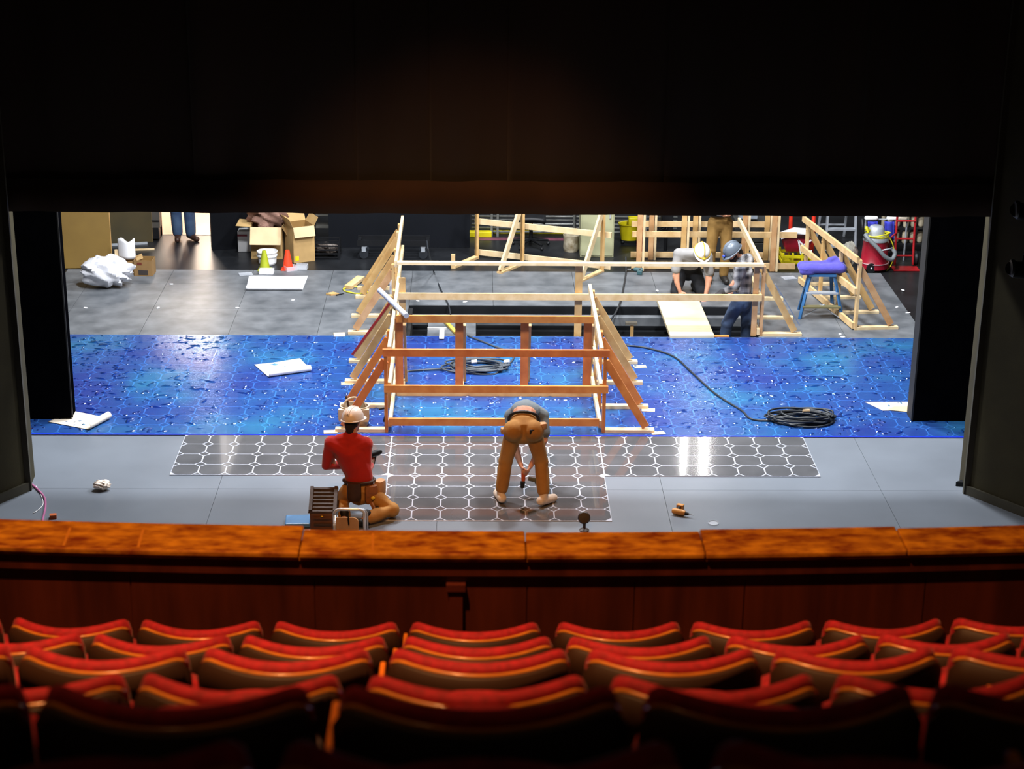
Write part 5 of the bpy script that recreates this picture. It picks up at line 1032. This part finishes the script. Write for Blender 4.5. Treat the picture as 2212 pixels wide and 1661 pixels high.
pl = [(-0.15, 0), (0.06, 0), (0.10, 0.02), (0.10, 0.10)]; pts = [(x-0.15, 0.02), (x+0.08, 0.02), (x+0.08, 0.16)]+[(x+0.02+0.06*math.cos(a_), 0.16+0.055*math.sin(a_)) for a_ in [math.pi/2*i/6 for i in range(7)]]+[(x-0.15, 0.215)]
MB().prism([(a_, b_) for a_, b_ in pts], -0.02, 0.0, Matrix(((1, 0, 0, 0), (0, 0, -1, y-0.015), (0, 1, 0, 0), (0, 0, 0, 1)))).build('back_pad', TANB, t); fix(t.children[-1])
MB().tube([(x-0.02, y-0.03, 0.15), (x-0.025, y-0.02, 0.20), (x-0.02, y, 0.28)], 0.009, 8).build('hanging_strap', BLKP, t, smooth='all')

# ================================================================ CLUTTER AT THE BACK
FZ = -0.013
# pipe rack low on the floor
a, b = G(1032, 498, FZ), G(1405, 500, FZ); yr = 29.12
t = thing('pipe_rack', 'rack of grey horizontal pipes low along the back of the stage', 'rack', ((a.x+b.x)/2, yr, FZ)); PIPE = mat('grey_pipe', '#7c7e7a', 0.45, metal=0.5, vary=0.2)
for k in range(8): MB().tube([(a.x-0.1, yr+0.02*(k % 2), 0.05+0.065*k), (b.x+0.4, yr+0.02*(k % 2), 0.05+0.065*k)], 0.017, 8).build('pipe', PIPE, t, smooth='all')
for px in (1062, 1075, 1240, 1395): q = PY(px, 490, yr-0.05); MB().bx(q.x-0.018, q.x+0.018, yr-0.06, yr-0.03, FZ, 1.4).build('upright', PIPE, t)
a, b = G(1030, 512, FZ), G(1062, 512, FZ); MB().bx(a.x-0.3, b.x, a.y-0.02, a.y+0.10, FZ, 0.075).single('yellow_curb', YEL, 'short yellow kerb block behind the rear railing', 'kerb', bevel=0.006)
a, b = G(1066, 504, FZ), G(1225, 505, FZ); MB().bx(a.x, b.x, a.y, a.y+0.05, FZ, 0.03).single('yellow_bar', YEL, 'long thin yellow bar on the floor at the back', 'bar')
a, b = G(1032, 517, FZ), G(1222, 519, FZ); MB().bx(a.x, b.x, a.y-0.05, a.y+0.10, FZ, FZ+0.003).single('floor_tape', mat('pink_tape', '#6d3847', 0.7, vary=0.3, scale=4), 'faded pink tape stripe on the black floor at the back', 'tape')
# office chair base
q = G(1147, 537, FZ); x, y = q.x, q.y+0.12; t = thing('office_chair', 'black swivel chair behind the rear timber railing', 'chair', (x, y, FZ))
MB().tube([(x, y, 0.10), (x, y, 0.46)], 0.030, 10).build('column', BLKP, t, smooth=True)
for k in range(5):
    a_ = 2*math.pi*k/5+0.3; e = Vector((x+0.29*math.cos(a_), y+0.29*math.sin(a_), 0.07)); MB().tube([(x, y, 0.11), e], [0.028, 0.018], 8).build('base_arm', BLKP, t, smooth=True); MB().ball((e.x, e.y, 0.015), 0.028, 10, 8).build('caster', BLKP, t, smooth='all')
def sc(u, v): return Vector((x-0.23+0.46*u, y-0.22+0.44*v, 0.53-0.03*(2*u-1)**2-0.03*(2*v-1)**2))
MB().sheet(sc, 8, 8, 0.07).build('seat', BLKP, t, smooth='all')
def bc(u, v): return Vector((x-0.21+0.42*u, y+0.22+0.04*(2*u-1)**2, 0.66+0.42*v))
MB().sheet(bc, 8, 6, 0.05).build('backrest', BLKP, t, smooth='all'); MB().beam((x, y+0.18, 0.48), (x, y+0.25, 0.75), 0.05, 0.02).build('back_bar', BLKP, t)
# canvas bucket bag
q = G(1234, 546, FZ); t = thing('canvas_bag', 'white canvas bucket bag left of the pale cabinet', 'bag', (q.x, q.y+0.12, FZ)); MB().lathe([(0.11, 0), (0.125, 0.05), (0.118, 0.16), (0.13, 0.26), (0.122, 0.26), (0.105, 0.06), (0.002, 0.04)], (q.x, q.y+0.12, FZ), 18).build('bag_body', mat('white_canvas', '#c7bea8', 0.85, scale=9, colour2='#7a6a4a'), t, smooth=True); MB().tube(arc((q.x, q.y+0.05, 0.20), 0.09, 180, 360, 12), 0.008, 6).build('handle', LEATHD, t, smooth='all')
# pale cabinet
q0, q1 = G(1253, 556, FZ), G(1325, 556, FZ); CAB = mat('pale_green_cabinet', '#a3a381', 0.5, vary=0.12, scale=1.6)
t = thing('tall_cabinet', 'pale green steel cabinet behind the rear timber railing', 'cabinet', ((q0.x+q1.x)/2, q0.y+0.25, FZ)); MB().bx(q0.x, q1.x, q0.y, q0.y+0.5, FZ, 1.9).build('cabinet_body', CAB, t, bevel=0.006)
d = MB().bx(q0.x+0.02, q1.x-0.02, q0.y-0.012, q0.y, 0.02, 1.87).build('door', CAB, t); MB().bx(q1.x-0.08, q1.x-0.06, q0.y-0.03, q0.y-0.01, 0.62, 0.74).build('handle', STEEL, d)
# yellow mop bucket
q = G(1362, 530, FZ); t = thing('mop_bucket', 'yellow wheeled mop bucket right of the pale cabinet', 'bucket', (q.x, q.y+0.15, FZ)); M4 = Matrix.Diagonal((1.2, 0.85, 1))
MB().lathe([(0.12, 0.06), (0.15, 0.30), (0.165, 0.31), (0.165, 0.33), (0.145, 0.32), (0.115, 0.09), (0.002, 0.08)], (q.x, q.y+0.15, FZ), 20, M4).build('pail', YEL, t, smooth=True); MB().bx(q.x-0.04, q.x+0.14, q.y+0.06, q.y+0.2, 0.30, 0.42).build('wringer', YEL, t, bevel=0.01)
for s in (-1, 1):
    for u in (-1, 1): MB().ball((q.x+s*0.12, q.y+0.15+u*0.07, FZ+0.03), 0.03, 10, 8).build('caster', BLKP, t, smooth='all')
# black speaker stand parts behind the workers
q = G(1440, 556, FZ); t = thing('black_stand', 'black equipment stand with hanging cables behind the timber posts', 'stand', (q.x, q.y+0.4, FZ)); MB().bx(q.x-0.07, q.x+0.12, q.y+0.35, q.y+0.5, 0.28, 1.4).build('case', BLKP, t, bevel=0.01); MB().tube([(q.x+0.02, q.y+0.42, FZ), (q.x+0.02, q.y+0.42, 0.4)], 0.03, 10).build('pole', BLKP, t)
for dx in (-0.14, -0.05): MB().tube(bez([(q.x+dx-0.04, q.y+0.3, 0.75), (q.x+dx, q.y+0.28, 0.45), (q.x+dx+0.05, q.y+0.3, 0.35), (q.x+0.04, q.y+0.36, 0.4)], 6), 0.010, 6).build('cable', BLKP, t, smooth='all')
q = PY(1387, 474, 28.1); MB().bx(q.x-0.05, q.x+0.05, 28.1, 28.25, 0.30, 0.9).bx(q.x-0.06, q.x+0.06, 28.08, 28.28, FZ, 0.30).single('red_canister', REDP, 'red canister behind the leftmost rear timber post', 'canister', bevel=0.01)
# red bin, yellow crate
q = G(1722, 574, FZ); x, y = q.x, q.y+0.20; t = thing('yellow_crate', 'yellow plastic crate on the floor under a red bin', 'crate', (x, y, FZ))
for z in (0.03, 0.12):
    for sy in (-1, 1): MB().box((x, y+sy*0.17, z), (0.46, 0.018, 0.045)).build('crate_bar', YEL, t)
    for sx in (-1, 1): MB().box((x+sx*0.23, y, z), (0.018, 0.34, 0.045)).build('crate_bar', YEL, t)
for sx in (-1, -0.33, 0.33, 1):
    for sy in (-1, 1): MB().box((x+sx*0.22, y+sy*0.17, 0.085), (0.03, 0.026, 0.19)).build('crate_post', YEL, t)
MB().box((x, y, FZ+0.012), (0.44, 0.33, 0.012)).build('crate_floor', YEL, t)
t = thing('storage_bin', 'red bin with a tilted white folded lid on the yellow crate', 'bin', (x, y+0.02, 0.185)); zb = 0.185
def tap(x0, y0, z0, w0, d0, w1, d1, h): return MB().add([(x0-w0, y0-d0, z0), (x0+w0, y0-d0, z0), (x0+w0, y0+d0, z0), (x0-w0, y0+d0, z0), (x0-w1, y0-d1, z0+h), (x0+w1, y0-d1, z0+h), (x0+w1, y0+d1, z0+h), (x0-w1, y0+d1, z0+h)], [(3, 2, 1, 0), (4, 5, 6, 7), (0, 1, 5, 4), (1, 2, 6, 5), (2, 3, 7, 6), (3, 0, 4, 7)])
tap(x, y+0.02, zb, 0.17, 0.12, 0.23, 0.15, 0.20).build('bin_body', REDP, t)
MB().beam((x-0.27, y-0.02, zb+0.225), (x-0.02, y-0.02, zb+0.31), 0.34, 0.012).build('lid_flap', WHITEP, t); MB().beam((x-0.02, y-0.02, zb+0.31), (x+0.24, y-0.02, zb+0.29), 0.34, 0.012).build('lid_flap', WHITEP, t)
for p0, p1 in (((x+0.0, zb+0.20), (x+0.05, zb-0.02)), ((x+0.05, zb-0.02), (x+0.22, zb+0.03)), ((x+0.0, zb+0.20), (x+0.08, zb+0.12)), ((x+0.08, zb+0.12), (x+0.20, zb+0.20))): MB().beam((p0[0], y-0.16, p0[1]), (p1[0], y-0.16, p1[1]), 0.012, 0.022).build('white_edge', WHITEP, t)
for px, yy in ((1707, 28.3), (1756, 28.0)):
    q = PY(px, 500, yy); MB().tube([(q.x, yy, FZ), (q.x, yy, 1.5)], 0.032, 12).single('red_post', REDB, 'red painted steel post behind the red bin, %s' % ('left one' if px == 1707 else 'right one'), 'post', smooth=True)
# aluminium step ladder
q = G(1818, 547, FZ); x, y = q.x, q.y+0.25; t = thing('step_ladder', 'aluminium step ladder standing at the back right', 'ladder', (x, y, FZ))
for s in (-1, 1): MB().beam((x+s*0.24, y-0.10, FZ), (x+s*0.17, y+0.12, 1.9), 0.03, 0.07, up=(0, 1, 0)).build('rail', STEEL, t); MB().beam((x+s*0.22, y+0.75, FZ), (x+s*0.17, y+0.20, 1.9), 0.03, 0.05, up=(0, 1, 0)).build('rear_rail', STEEL, t)
for k in range(6): z = 0.06+0.27*k; MB().box((x, y-0.10+0.22*z/1.9, z), (0.46-0.07*z/1.9, 0.09, 0.030)).build('step', STEEL, t); 
for k in range(4): z = 0.2+0.4*k; MB().box((x, y+0.75-0.55*z/1.9, z), (0.40, 0.025, 0.025)).build('rear_bar', STEEL, t)
# dark stacked flat cases right of the frames
t = thing('flight_case', 'stack of dark flat cases behind the right timber posts', 'case', (4.25, 28.5, FZ)); q = PY(1628, 520, 28.45)
for k in range(4): MB().bx(q.x-0.32, q.x+0.30, 28.35, 28.75, FZ+0.12*k, FZ+0.11+0.12*k).build('case_layer', mat('dark_case', '#2a2b2a', 0.5, vary=0.2), t, bevel=0.008)
MB().bx(q.x-0.26, q.x+0.02, 28.33, 28.5, 0.50, 0.56).build('pale_bundle', mat('pale_blue_cloth', '#9aa7b5', 0.8), t)
# wet vacuum
q = G(1893, 591, FZ); x, y = q.x, q.y+0.22; t = thing('wet_vacuum', 'red wet-dry vacuum with steel lid, grey hose and yellow cord', 'vacuum cleaner', (x, y, FZ))
MB().lathe([(0.20, 0.03), (0.222, 0.05), (0.222, 0.13), (0.205, 0.15), (0.185, 0.45), (0.19, 0.47)], (x, y, FZ), 26).build('tank', REDP, t, smooth=True)
MB().lathe([(0.195, 0.47), (0.20, 0.50), (0.19, 0.53), (0.13, 0.56), (0.125, 0.60), (0.115, 0.66), (0.09, 0.69), (0.05, 0.70), (0.002, 0.70)], (x, y, FZ), 26).build('lid', STEEL, t, smooth=True)
MB().lathe([(0.224, 0.125), (0.23, 0.13), (0.224, 0.137)], (x, y, FZ), 26).build('bumper', mat('pale_rim', '#a8878c', 0.4), t, smooth=True)
for s, yy in ((-0.10, -0.2), (0.17, 0.12)): 
    w_ = MB().lathe([(0.03, -0.018), (0.07, -0.018), (0.078, 0), (0.07, 0.018), (0.03, 0.018)], (x+s+0.02, y+yy, FZ+0.079), 18, Matrix.Rotation(math.radians(90), 3, 'X')).build('wheel', BLKP, t, smooth=True); MB().ball((x+s+0.02, y+yy-0.02, FZ+0.079), 0.016, 8, 6).build('hub', STEEL, w_, smooth='all')
for k in range(4): MB().tube([Vector((x+(0.185+0.008*k)*math.cos(a_), y+(0.175+0.008*k)*math.sin(a_), 0.53+0.014*k+0.02*math.sin(2*a_+k)))for a_ in [2*math.pi*i/28 for i in range(28)]], 0.010, 6, closed=True).build('cord', YCORD, t, smooth='all')
MB().tube(bez([(x+0.17, y-0.05, 0.55), (x+0.25, y-0.08, 0.40), (x+0.29, y-0.05, 0.22), (x+0.26, y, 0.05), (x+0.18, y-0.1, 0.0)], 8), 0.008, 6).build('cord_tail', YCORD, t, smooth='all'); MB().tube(bez([(x-0.15, y-0.12, 0.60), (x-0.18, y-0.10, 0.68), (x-0.12, y-0.05, 0.62)], 6), 0.02, 8).build('cord_bundle', YCORD, t, smooth='all')
HOSE = mat('grey_hose', '#767c80', 0.5); MB().tube(bez([(x-0.20, y-0.14, 0.58), (x-0.15, y-0.22, 0.52), (x-0.02, y-0.27, 0.40), (x+0.10, y-0.27, 0.27), (x+0.22, y-0.22, 0.21), (x+0.28, y-0.12, 0.28), (x+0.26, y-0.02, 0.33)], 8), 0.032, 10).build('hose', HOSE, t, smooth='all')
MB().tube([(x+0.05, y-0.25, 0.36), (x+0.22, y-0.20, 0.385)], 0.012, 8).build('handle', STEEL, t, smooth='all'); MB().tube([(x-0.24, y-0.05, 0.80), (x-0.22, y-0.10, 0.52)], [0.025, 0.03], 8).build('wand', BLKP, t, smooth='all')
crumple('grey_sack', 'grey limp sack on the floor left of the red vacuum', (x-0.36, y+0.15, FZ), (0.12, 0.12, 0.20), mat('grey_sacking', '#8b897f', 0.9, vary=0.15, scale=12), 41, 'sack', 0.3)
# mops / cleaning bundles on a bar
q = PY(1912, 474, 27.75); t = thing('mop_rack', 'blue and white mop heads hung on a bar above the vacuum', 'mop rack', (q.x, 27.75, FZ)); BLU = mat('blue_cloth', '#2f35a8', 0.85, vary=0.2, scale=20); 
MB().tube([(q.x-0.30, 27.75, q.z), (q.x+0.36, 27.75, q.z)], 0.012, 8).build('bar', STEEL, t)
for s in (-0.29, 0.35): MB().tube([(q.x+s, 27.8, FZ), (q.x+s, 27.78, q.z)], 0.014, 8).build('upright', STEEL, t)
for dx, m2 in ((-0.22, WHITEP), (0.12, WHITEP), (0.24, PAPERB)): MB().limb([(q.x+dx-0.06, 27.72, q.z+0.03), (q.x+dx+0.06, 27.72, q.z+0.03)], [0.05, 0.045], 12, 0.8).build('mop_head', m2, t, smooth='all')
for dx in (-0.20, 0.06): 
    def mp(u, v, dx=dx): return Vector((q.x+dx-0.08+0.16*u+0.02*v, 27.70+0.015*math.sin(9*u), q.z-0.02-0.18*v-0.12*u*v))
    MB().sheet(mp, 10, 5, 0.015).build('blue_cloth', BLU, t, smooth='all')
# shelf of beige rolls
q = G(1960, 560, FZ); x, y = q.x, 28.25; t = thing('stock_shelf', 'shelf of beige cloth rolls behind the hand truck', 'shelf', (x, y+0.2, FZ)); ROLL = mat('beige_roll', '#b3a78e', 0.85, vary=0.15, scale=9)
for z in (0.10, 0.36, 0.62, 0.88): MB().bx(x-0.40, x+0.75, y, y+0.45, z, z+0.02).build('shelf_board', BLKP, t)
for xx in (x-0.40, x+0.75): MB().bx(xx-0.02, xx+0.02, y, y+0.45, FZ, 1.5).build('upright', BLKP, t)
for z in (0.12, 0.38, 0.64):
    for k in range(9): MB().lathe([(0.035, 0), (0.048, 0.02), (0.050, 0.19), (0.03, 0.20)], (x-0.33+0.125*k, y+0.08+0.03*((k*7) % 3), z), 10).build('cloth_roll', ROLL, t, smooth=True)
# red hand truck
q = G(1958, 585, FZ); x, y = q.x, q.y+0.25; t = thing('hand_truck', 'red tubular hand truck at the far right back', 'hand truck', (x, y, FZ)); RT = mat('red_tube', '#a01d22', 0.35, vary=0.1)
for s in (-1, 1):
    MB().tube(bez([(x+s*0.14, y-0.05, 0.02), (x+s*0.14, y+0.02, 0.45), (x+s*0.14, y+0.04, 0.85), (x+s*0.12, y+0.0, 1.15)], 6), 0.018, 8).build('rail', RT, t, smooth='all')
    w_ = MB().lathe([(0.03, -0.03), (0.10, -0.03), (0.115, 0), (0.10, 0.03), (0.03, 0.03)], (x+s*0.20, y+0.06, FZ+0.116), 18, Matrix.Rotation(math.radians(90), 3, 'Y')).build('wheel', BLKP, t, smooth=True)
for z in (0.15, 0.42, 0.70, 1.0): MB().tube([(x-0.14, y+0.02, z), (x+0.14, y+0.02, z)], 0.014, 8).build('cross_bar', RT, t)
MB().tube([(x-0.14, y, 0.52), (x-0.24, y-0.06, 0.46), (x-0.30, y-0.08, 0.10)], 0.013, 8).build('side_handle', RT, t, smooth='all'); MB().bx(x-0.20, x+0.20, y-0.28, y-0.04, FZ+0.004, FZ+0.016).build('toe_plate', RT, t)
# ---------------------------------------------------------------- lanterns on the right splay wall
def lantern(label, px, py, yy):
    q = PY(px, py, yy); t = thing('stage_lantern', label, 'lantern', (q.x+0.1, yy, q.z)); BLKM = mat('black_metal', '#0a0a0b', 0.5, metal=0.3)
    MB().tube([q+V3(-0.06, -0.05, 0.03), q+V3(-0.02, 0, 0.0), q+V3(0.14, 0.02, -0.02), q+V3(0.24, 0.03, -0.04)], [0.075, 0.085, 0.09, 0.06], 16).build('housing', BLKM, t, smooth=True)
    MB().lathe([(0.08, -0.02), (0.095, 0), (0.085, 0.02)], q+V3(-0.06, -0.05, 0.03), 16, Matrix.Rotation(math.radians(90), 3, 'Y')).build('lens_hood', BLKM, t, smooth=True)
    MB().tube([q+V3(0.08, -0.10, 0), q+V3(0.09, -0.10, 0.14), q+V3(0.09, 0.10, 0.14), q+V3(0.08, 0.10, 0)], 0.012, 8).build('yoke', BLKM, t); MB().tube([q+V3(0.09, 0, 0.14), q+V3(0.30, 0.05, 0.16)], 0.014, 8).build('wall_bracket', BLKM, t)
lantern('lower black stage lantern on the right splayed wall', 2196, 582, 18.0); lantern('upper black stage lantern on the right splayed wall', 2206, 456, 18.0)
# tall tubes on the back wall whose mirror image streaks the panels
def mirror(px, py, yy):
    p = G(px, py, 0.012); d = ray(px, py); k = (yy-p.y)/d.y; return Vector((p.x+d.x*k, yy, 0.012-d.z*k))
TUBEL = {1475: mat('lit_tube_dim', (1.0, 0.97, 0.92), 0.5, emit=30.0), 1518: mat('lit_tube', (1.0, 0.97, 0.92), 0.5, emit=90.0)}
for px, lab in ((1475, 'left'), (1518, 'right')):
    lo, hi = mirror(px-8, 745, 31.42), mirror(px, 1028, 31.42); t = thing('fluorescent_tube', 'tall fluorescent tube on the back wall, the %s streak mirrored in the panels' % lab, 'lamp', (hi.x, 31.42, lo.z))
    MB().tube([(hi.x, 31.42, lo.z), (hi.x, 31.42, hi.z)], 0.013, 10).build('tube', TUBEL[px], t, smooth='all'); MB().bx(hi.x-0.05, hi.x+0.05, 31.45, 31.499, lo.z-0.03, hi.z+0.03).build('fixture', WHITEP, t)
